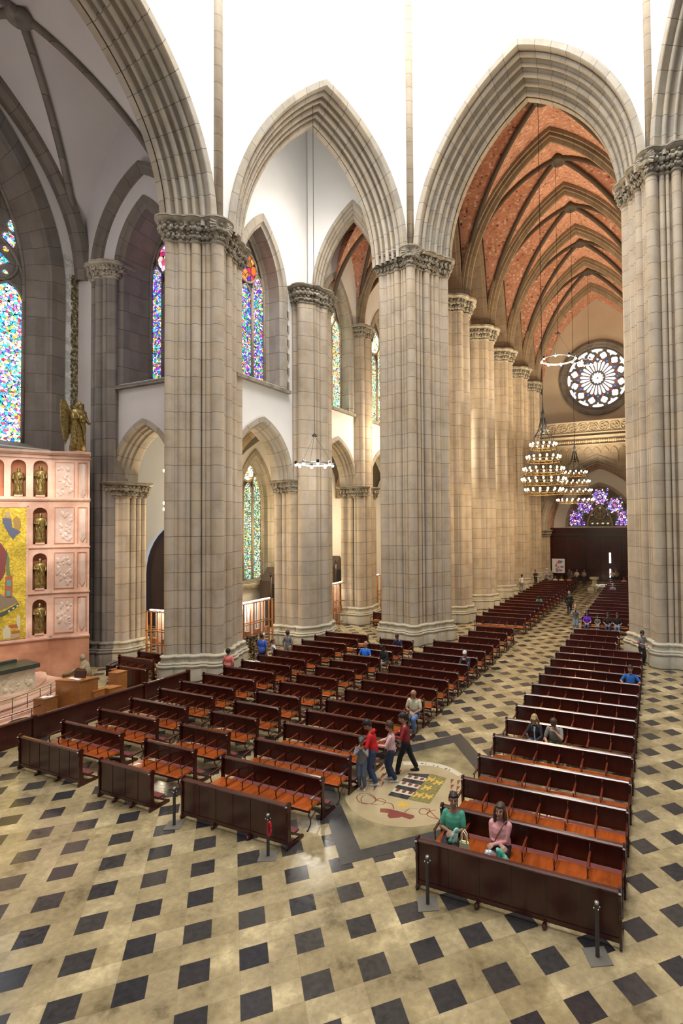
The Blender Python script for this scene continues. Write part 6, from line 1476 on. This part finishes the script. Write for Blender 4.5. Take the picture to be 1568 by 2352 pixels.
root = empty('tote_bag', (-3.65, 10.15, .47), label='cream cloth tote bag standing on the bench beside the person in green', cat='bag'); kidof(root, 'bag_body', bm, M['cream'], smooth='auto')
for yy in (10.13, 10.2): bm = nb(); tube(bm, [(-3.71, yy, .71), (-3.70, yy, .86), (-3.65, yy, .93), (-3.60, yy, .86), (-3.59, yy, .71)], .012, 6); kidof(root, 'handle', bm, M['cream'], smooth=True)
sitter(-3.0, 10.81, 'person in a pink sweater with dark shoulder-length hair on the first bench', rz=.05, h=1.74, sk='tan', hair='brown', style='long', shirt=(.80, .36, .35), sleeve='long', pants=(.02, .02, .03), hands=[(.06, -.24, .15), (-.08, -.27, .17)], build_=1.26, nod=-.15, turn=-.05, female=True, vox=.010)
free('plastic_bag', bag((-2.80, 10.10, .54), .13, .24, .09, -.12, 5), M['gbag'], 'green and white plastic bag beside the patterned purse of the person in pink', 'bag')
bm = nb(); ball(bm, (-3.08, 10.12, .60), .14, 16, 10, (1.15, .6, .62), Matrix.Rotation(.25, 3, 'Y')); free('patterned_purse', bm, M['patch'], 'orange patchwork purse on the lap of the person in pink', 'purse')
bm = nb(); tube(bm, [(-3.1, 10.30, .66), (-3.0, 10.36, .9), (-2.88, 10.44, 1.1), (-2.85, 10.56, 1.14)], .012, 6); free('purse_strap', bm, plain('brown_strap', (.2, .08, .03), .6), 'thin brown bag strap across the pink sweater', 'strap')
# -- standing family on the medallion
person((-7.38, 12.42, 0), .35, 'person, child, in a grey cap and grey hoodie holding hands up to the face', h=1.38, sk='brown', hair='black', shirt=(.20, .20, .21), sleeve='long', pants=(.12, .14, .19), shoes=WHITE, hands=[(-.05, -.17, .46), (.07, -.17, .46)], nod=.25, extras=[('cap', cap_fn((.10, .11, .10)))], vox=.011, legs=[(-.08, .03, 0), (.10, -.03, 0)])
person((-7.22, 12.78, 0), -1.25, 'person in a bright red hoodie and dark jeans bending towards the child', h=1.74, sk='brown', hair='black', shirt=(.62, .012, .014), sleeve='long', pants=DEN, shoes=WHITE, lean=.16, nod=.65, hands=[(-.15, -.32, .16), (.18, -.30, .2)], extras=[('hood', hood_fn((.62, .012, .014)))], vox=.011, legs=[(-.13, -.08, 0), (.13, .10, 0)], build_=1.08)
person((-6.82, 13.10, 0), -1.2, 'person with curly hair in a pale pink sweatshirt, standing beside the red hoodie', h=1.62, sk='tan', hair='brown', style='curly', shirt=(.75, .46, .45), sleeve='long', pants=(.03, .045, .09), shoes=(.65, .6, .6), lean=.05, nod=.35, hands=[(-.13, -.36, .22), (.14, -.36, .20)], female=True, vox=.011, legs=[(-.09, -.06, 0), (.09, .12, 0)])
person((-6.66, 13.68, 0), -1.15, 'person in a maroon top and black leggings with dark tied hair, mid-stride', h=1.68, sk='tan', hair='black', style='tied', shirt=(.26, .012, .02), sleeve='long', pants=(.012, .012, .014), shoes=(.02, .02, .02), lean=.10, nod=.3, hands=[(-.12, -.34, .2), (.15, -.32, .24)], female=True, vox=.011, legs=[(-.12, .32, 0), (.08, -.26, 0)])
bm = nb(); ball(bm, (-7.66, 12.13, .62), .17, 12, 9, (.8, .7, 1.2)); tube(bm, [(-7.74, 12.1, .75), (-7.70, 12.05, .95), (-7.62, 12.1, .78)], .015, 6); free('backpack', bm, M['black'], 'black backpack on the pew seat beside the child in the cap', 'backpack', .012)
# -- seated visitors
def S_(*a, **k): return sitter(*a, **k)
S_(-7.75, 16.9, 'person with grey hair in a cream polo shirt and jeans, seated at the aisle', h=1.74, sk='tan', hair='grey', style='bald', shirt=(.68, .60, .40), pants=LDEN, lean=.12, nod=.5, hands=[(-.08, -.24, .14), (.08, -.27, .12)], build_=1.15, rz=.1, vox=.011)
S_(-3.42, 16.29, 'person with long blond hair in a black leather jacket over a white top', h=1.66, sk='fair', hair='blond', style='long', shirt=(.035, .035, .042), sleeve='long', pants=DEN, lean=.16, nod=.45, hands=[(-.14, -.34, .16), (.08, -.36, .16)], female=True, open_coat=(.85, .84, .84), extras=[('sunglasses', shades_fn)], vox=.011)
S_(-2.83, 16.29, 'person in a grey t-shirt resting the face in one hand, beside the blond one', h=1.76, sk='fair', hair='brown', shirt=(.25, .24, .20), pants=(.10, .10, .06), lean=.28, nod=.7, hands=[(-.16, -.38, .14), (.06, -.20, .50)], build_=1.1, vox=.011)
S_(-.98, 22.73, 'person in a bright blue football shirt, alone at the right end of a pew', h=1.76, sk='tan', hair='black', shirt=(.02, .13, .42), lean=.03, nod=.2, hands=[(-.26, -.34, .2), (.26, -.34, .2)], build_=1.12)
S_(-7.95, 23.25 - .3, 'person with white hair in a dark navy jacket, hands raised to the face', h=1.7, sk='tan', hair='white', shirt=(.02, .02, .05), sleeve='long', lean=.25, nod=.4, hands=[(-.06, -.20, .46), (.05, -.20, .46)], build_=1.1)
S_(-13.0, 22.57, 'person in a bright blue t-shirt with white print, looking up, in the narrow middle block', h=1.74, sk='tan', hair='black', style='bald', shirt=(.02, .18, .75), nod=-.45, hands=[(-.2, -.28, .1), (.2, -.28, .1)], build_=1.12)
S_(-11.9, 22.57, 'person in a black leather jacket bowing the head, right of the blue t-shirt', h=1.76, sk='dark', hair='black', shirt=(.02, .02, .02), sleeve='long', pants=(.28, .26, .20), lean=.2, nod=.5, rz=-.3, build_=1.1)
S_(-12.4, 24.94, 'person in a navy t-shirt with yellow print at the foot of the shell-capital pillar', h=1.7, sk='tan', hair='black', shirt=(.02, .025, .08), lean=.15, nod=.7)
S_(-8.45, 42.15, 'person in a teal and white striped shirt slumped over a nave pew', h=1.7, sk='tan', hair='black', shirt=(.05, .42, .38), lean=.5, nod=.7, vox=.018)
S_(-3.6, 51.5, 'bald person in a lavender shirt in the far nave pews on the right', h=1.72, sk='fair', hair='white', style='bald', shirt=(.25, .25, .42), vox=.02)
S_(-4.05, 35.4, 'person in a purple top seated first in the front nave pew on the right', h=1.66, sk='tan', hair='black', style='long', shirt=(.16, .03, .60), female=True, lean=.1, nod=.3, vox=.016)
S_(-3.42, 35.4, 'person, small child, seated between the purple top and the black shirts', h=1.15, sk='tan', hair='black', shirt=(.12, .16, .14), pants=(.3, .38, .5), vox=.016, legs=[(-.1, -.42, 0), (.1, -.42, 0)])
S_(-2.78, 35.4, 'person in a black t-shirt seated leaning forward right of the small child', h=1.72, sk='brown', hair='black', shirt=(.02, .015, .018), lean=.2, nod=.2, vox=.016, build_=1.1)
S_(-2.22, 35.4, 'person in a black shirt and blue jeans, rightmost on the front nave pew', h=1.72, sk='tan', hair='black', shirt=(.012, .012, .016), pants=LDEN, lean=.2, nod=.2, vox=.016, build_=1.1)
# -- standing visitors
P_ = person
P_((-4.75, 34.95, 0), .1, 'person in a grey jacket lifting a phone before the front nave pews', h=1.74, sk='fair', hair='grey', shirt=(.16, .16, .17), sleeve='long', pants=(.2, .25, .3), hands=[(-.08, -.25, .44), (.1, -.25, .44)], extras=[('phone', phone_fn)], vox=.016, build_=1.12)
P_((-6.05, 41.2, 0), PI + .05, 'person in a black coat walking away down the central aisle', h=1.76, sk='tan', hair='grey', shirt=(.012, .012, .014), sleeve='long', pants=(.03, .03, .035), vox=.016, build_=1.15, legs=[(-.09, -.2, 0), (.09, .2, 0)])
P_((-.68, 28.2, 0), .6, 'person in a grey patterned shirt holding a red booklet beside the right-edge pillar', h=1.7, sk='tan', hair='black', shirt=(.16, .18, .18), pants=(.02, .02, .02), nod=.6, hands=[(-.05, -.30, .2), (.1, -.30, .2)], vox=.014)
bm = nb(); box(bm, -1.05, -.75, 27.80, 27.92, 1.13, 1.16); free('booklet', bm, plain('red_booklet', (.4, .03, .03), .6), 'red booklet in the hands of the person by the right-edge pillar', 'booklet')
P_((-17.5, 17.95, 0), PI + .2, 'person with dark hair in a coral pink t-shirt standing by the left huge pillar', h=1.62, sk='tan', hair='black', style='curly', shirt=(.78, .20, .17), pants=(.10, .13, .25), female=True, build_=1.1)
P_((-17.75, 20.45, 0), PI, 'person in a royal blue t-shirt and white cap, seen from behind', h=1.8, sk='tan', hair='brown', shirt=(.055, .12, .52), pants=(.03, .03, .07), build_=1.2, extras=[('cap', cap_fn((.75, .74, .7)))])
P_((-17.55, 21.0, 0), PI - .9, 'person, child, in a white t-shirt beside the royal blue t-shirt', h=1.4, sk='tan', hair='brown', style='tied', shirt=(.75, .70, .66), pants=(.3, .07, .05), hands=[(-.1, -.4, .25), (.12, -.38, .28)])
P_((-17.35, 21.9, 0), PI + .1, 'person in a grey t-shirt and beige trousers standing before the chapel pillar', h=1.68, sk='tan', hair='brown', style='curly', shirt=(.16, .18, .20), pants=(.55, .50, .42))
P_((-12.45, 52.9, 0), PI + .6, 'person in a white jacket standing at the left side of the far nave pews', h=1.74, sk='tan', hair='black', shirt=(.74, .71, .64), sleeve='long', pants=(.28, .28, .24), hands=[(-.15, -.35, .45), (.2, -.1, 0)], vox=.02)
far = [(-12.3, 58.9, 'tan', (.03, .025, .025), (.04, .02, .02), 'in dark clothes leaning by the far nave pillar', 'brown'),
       (-11.4, 60.8, 'fair', (.40, .45, .52), (.2, .22, .28), 'in a pale grey hoodie left of the notice board', 'white'),
       (-8.9, 61.0, 'tan', (.05, .05, .06), (.05, .05, .06), 'in black behind the last pews, right of the notice board', 'black'),
       (-8.0, 60.5, 'tan', (.55, .50, .45), (.03, .03, .03), 'in a white shirt and blue cap before the entrance screen', 'black'),
       (-7.3, 61.2, 'brown', (.28, .26, .22), (.03, .03, .03), 'in a beige top beside the blue cap', 'black'),
       (-4.35, 61.8, 'tan', (.60, .45, .38), (.02, .02, .02), 'in a pale pink top, left one of the pair at the door', 'brown'),
       (-4.0, 62.1, 'tan', (.28, .25, .2), (.02, .02, .02), 'in an olive shirt, right one of the pair at the door', 'black'),
       (-2.5, 61.0, 'tan', (.05, .055, .06), (.12, .15, .2), 'in a dark top standing near the right end of the screen', 'black'),
       (-8.4, 59.2, 'tan', (.08, .07, .06), (.05, .05, .05), 'in a dark brown top just behind the last left pews', 'black')]
for i, (x, y, sk_, sh_, pa_, lb, hr) in enumerate(far):
    P_((x, y, 0), random.Random(i).uniform(-.7, .7), 'person ' + lb, h=1.68 + .02 * (i % 4), sk=sk_, hair=hr, shirt=sh_, pants=pa_, sleeve='long' if i % 2 == 0 else 'short', vox=.022, hands=[(-.12, -.28, .15), (.12, -.28, .18)], extras=[('cap', cap_fn((.03, .06, .6)))] if 'cap b' in lb else ())
for i, (x, sh_, lb) in enumerate(((-10.3, (.2, .2, .2), 'in grey, leftmost in the last pew on the left'), (-9.75, (.55, .5, .5), 'in a pale top, second in the last pew on the left'), (-9.1, (.6, .45, .3), 'in a cream top, third in the last pew on the left'), (-8.3, (.55, .16, .07), 'in an orange top, rightmost in the last pew on the left'))):
    sitter(x, 57.0, 'person ' + lb, h=1.62, sk='tan', hair='black', shirt=sh_, vox=.022, nod=.3)
for i, (x, sh_, lb) in enumerate(((-2.95, (.6, .22, .12), 'in an orange top in the last pew on the right'), (-2.2, (.5, .5, .52), 'in a light top, right of the orange one in the last pew'))):
    sitter(x, 58.0, 'person ' + lb, h=1.62, sk='tan', hair='brown', shirt=sh_, vox=.022, nod=.3)
pew(-10.95, -7.62, 57.0, 6, 'mahogany pew in the very last row, nave block left of the central aisle', 'nave pews left of the aisle')
pew(-4.42, -1.0, 58.0, 6, 'mahogany pew in the very last row, nave block right of the central aisle', 'nave pews right of the aisle')
# ---- turn the remeshed shapes into plain meshes
bpy.context.view_layer.update(); dg = bpy.context.evaluated_depsgraph_get()
new = [(o, bpy.data.meshes.new_from_object(o.evaluated_get(dg))) for o in BAKE]
for o, me in new:
    o.modifiers.clear(); o.data = me
    for p in me.polygons: p.use_smooth = True
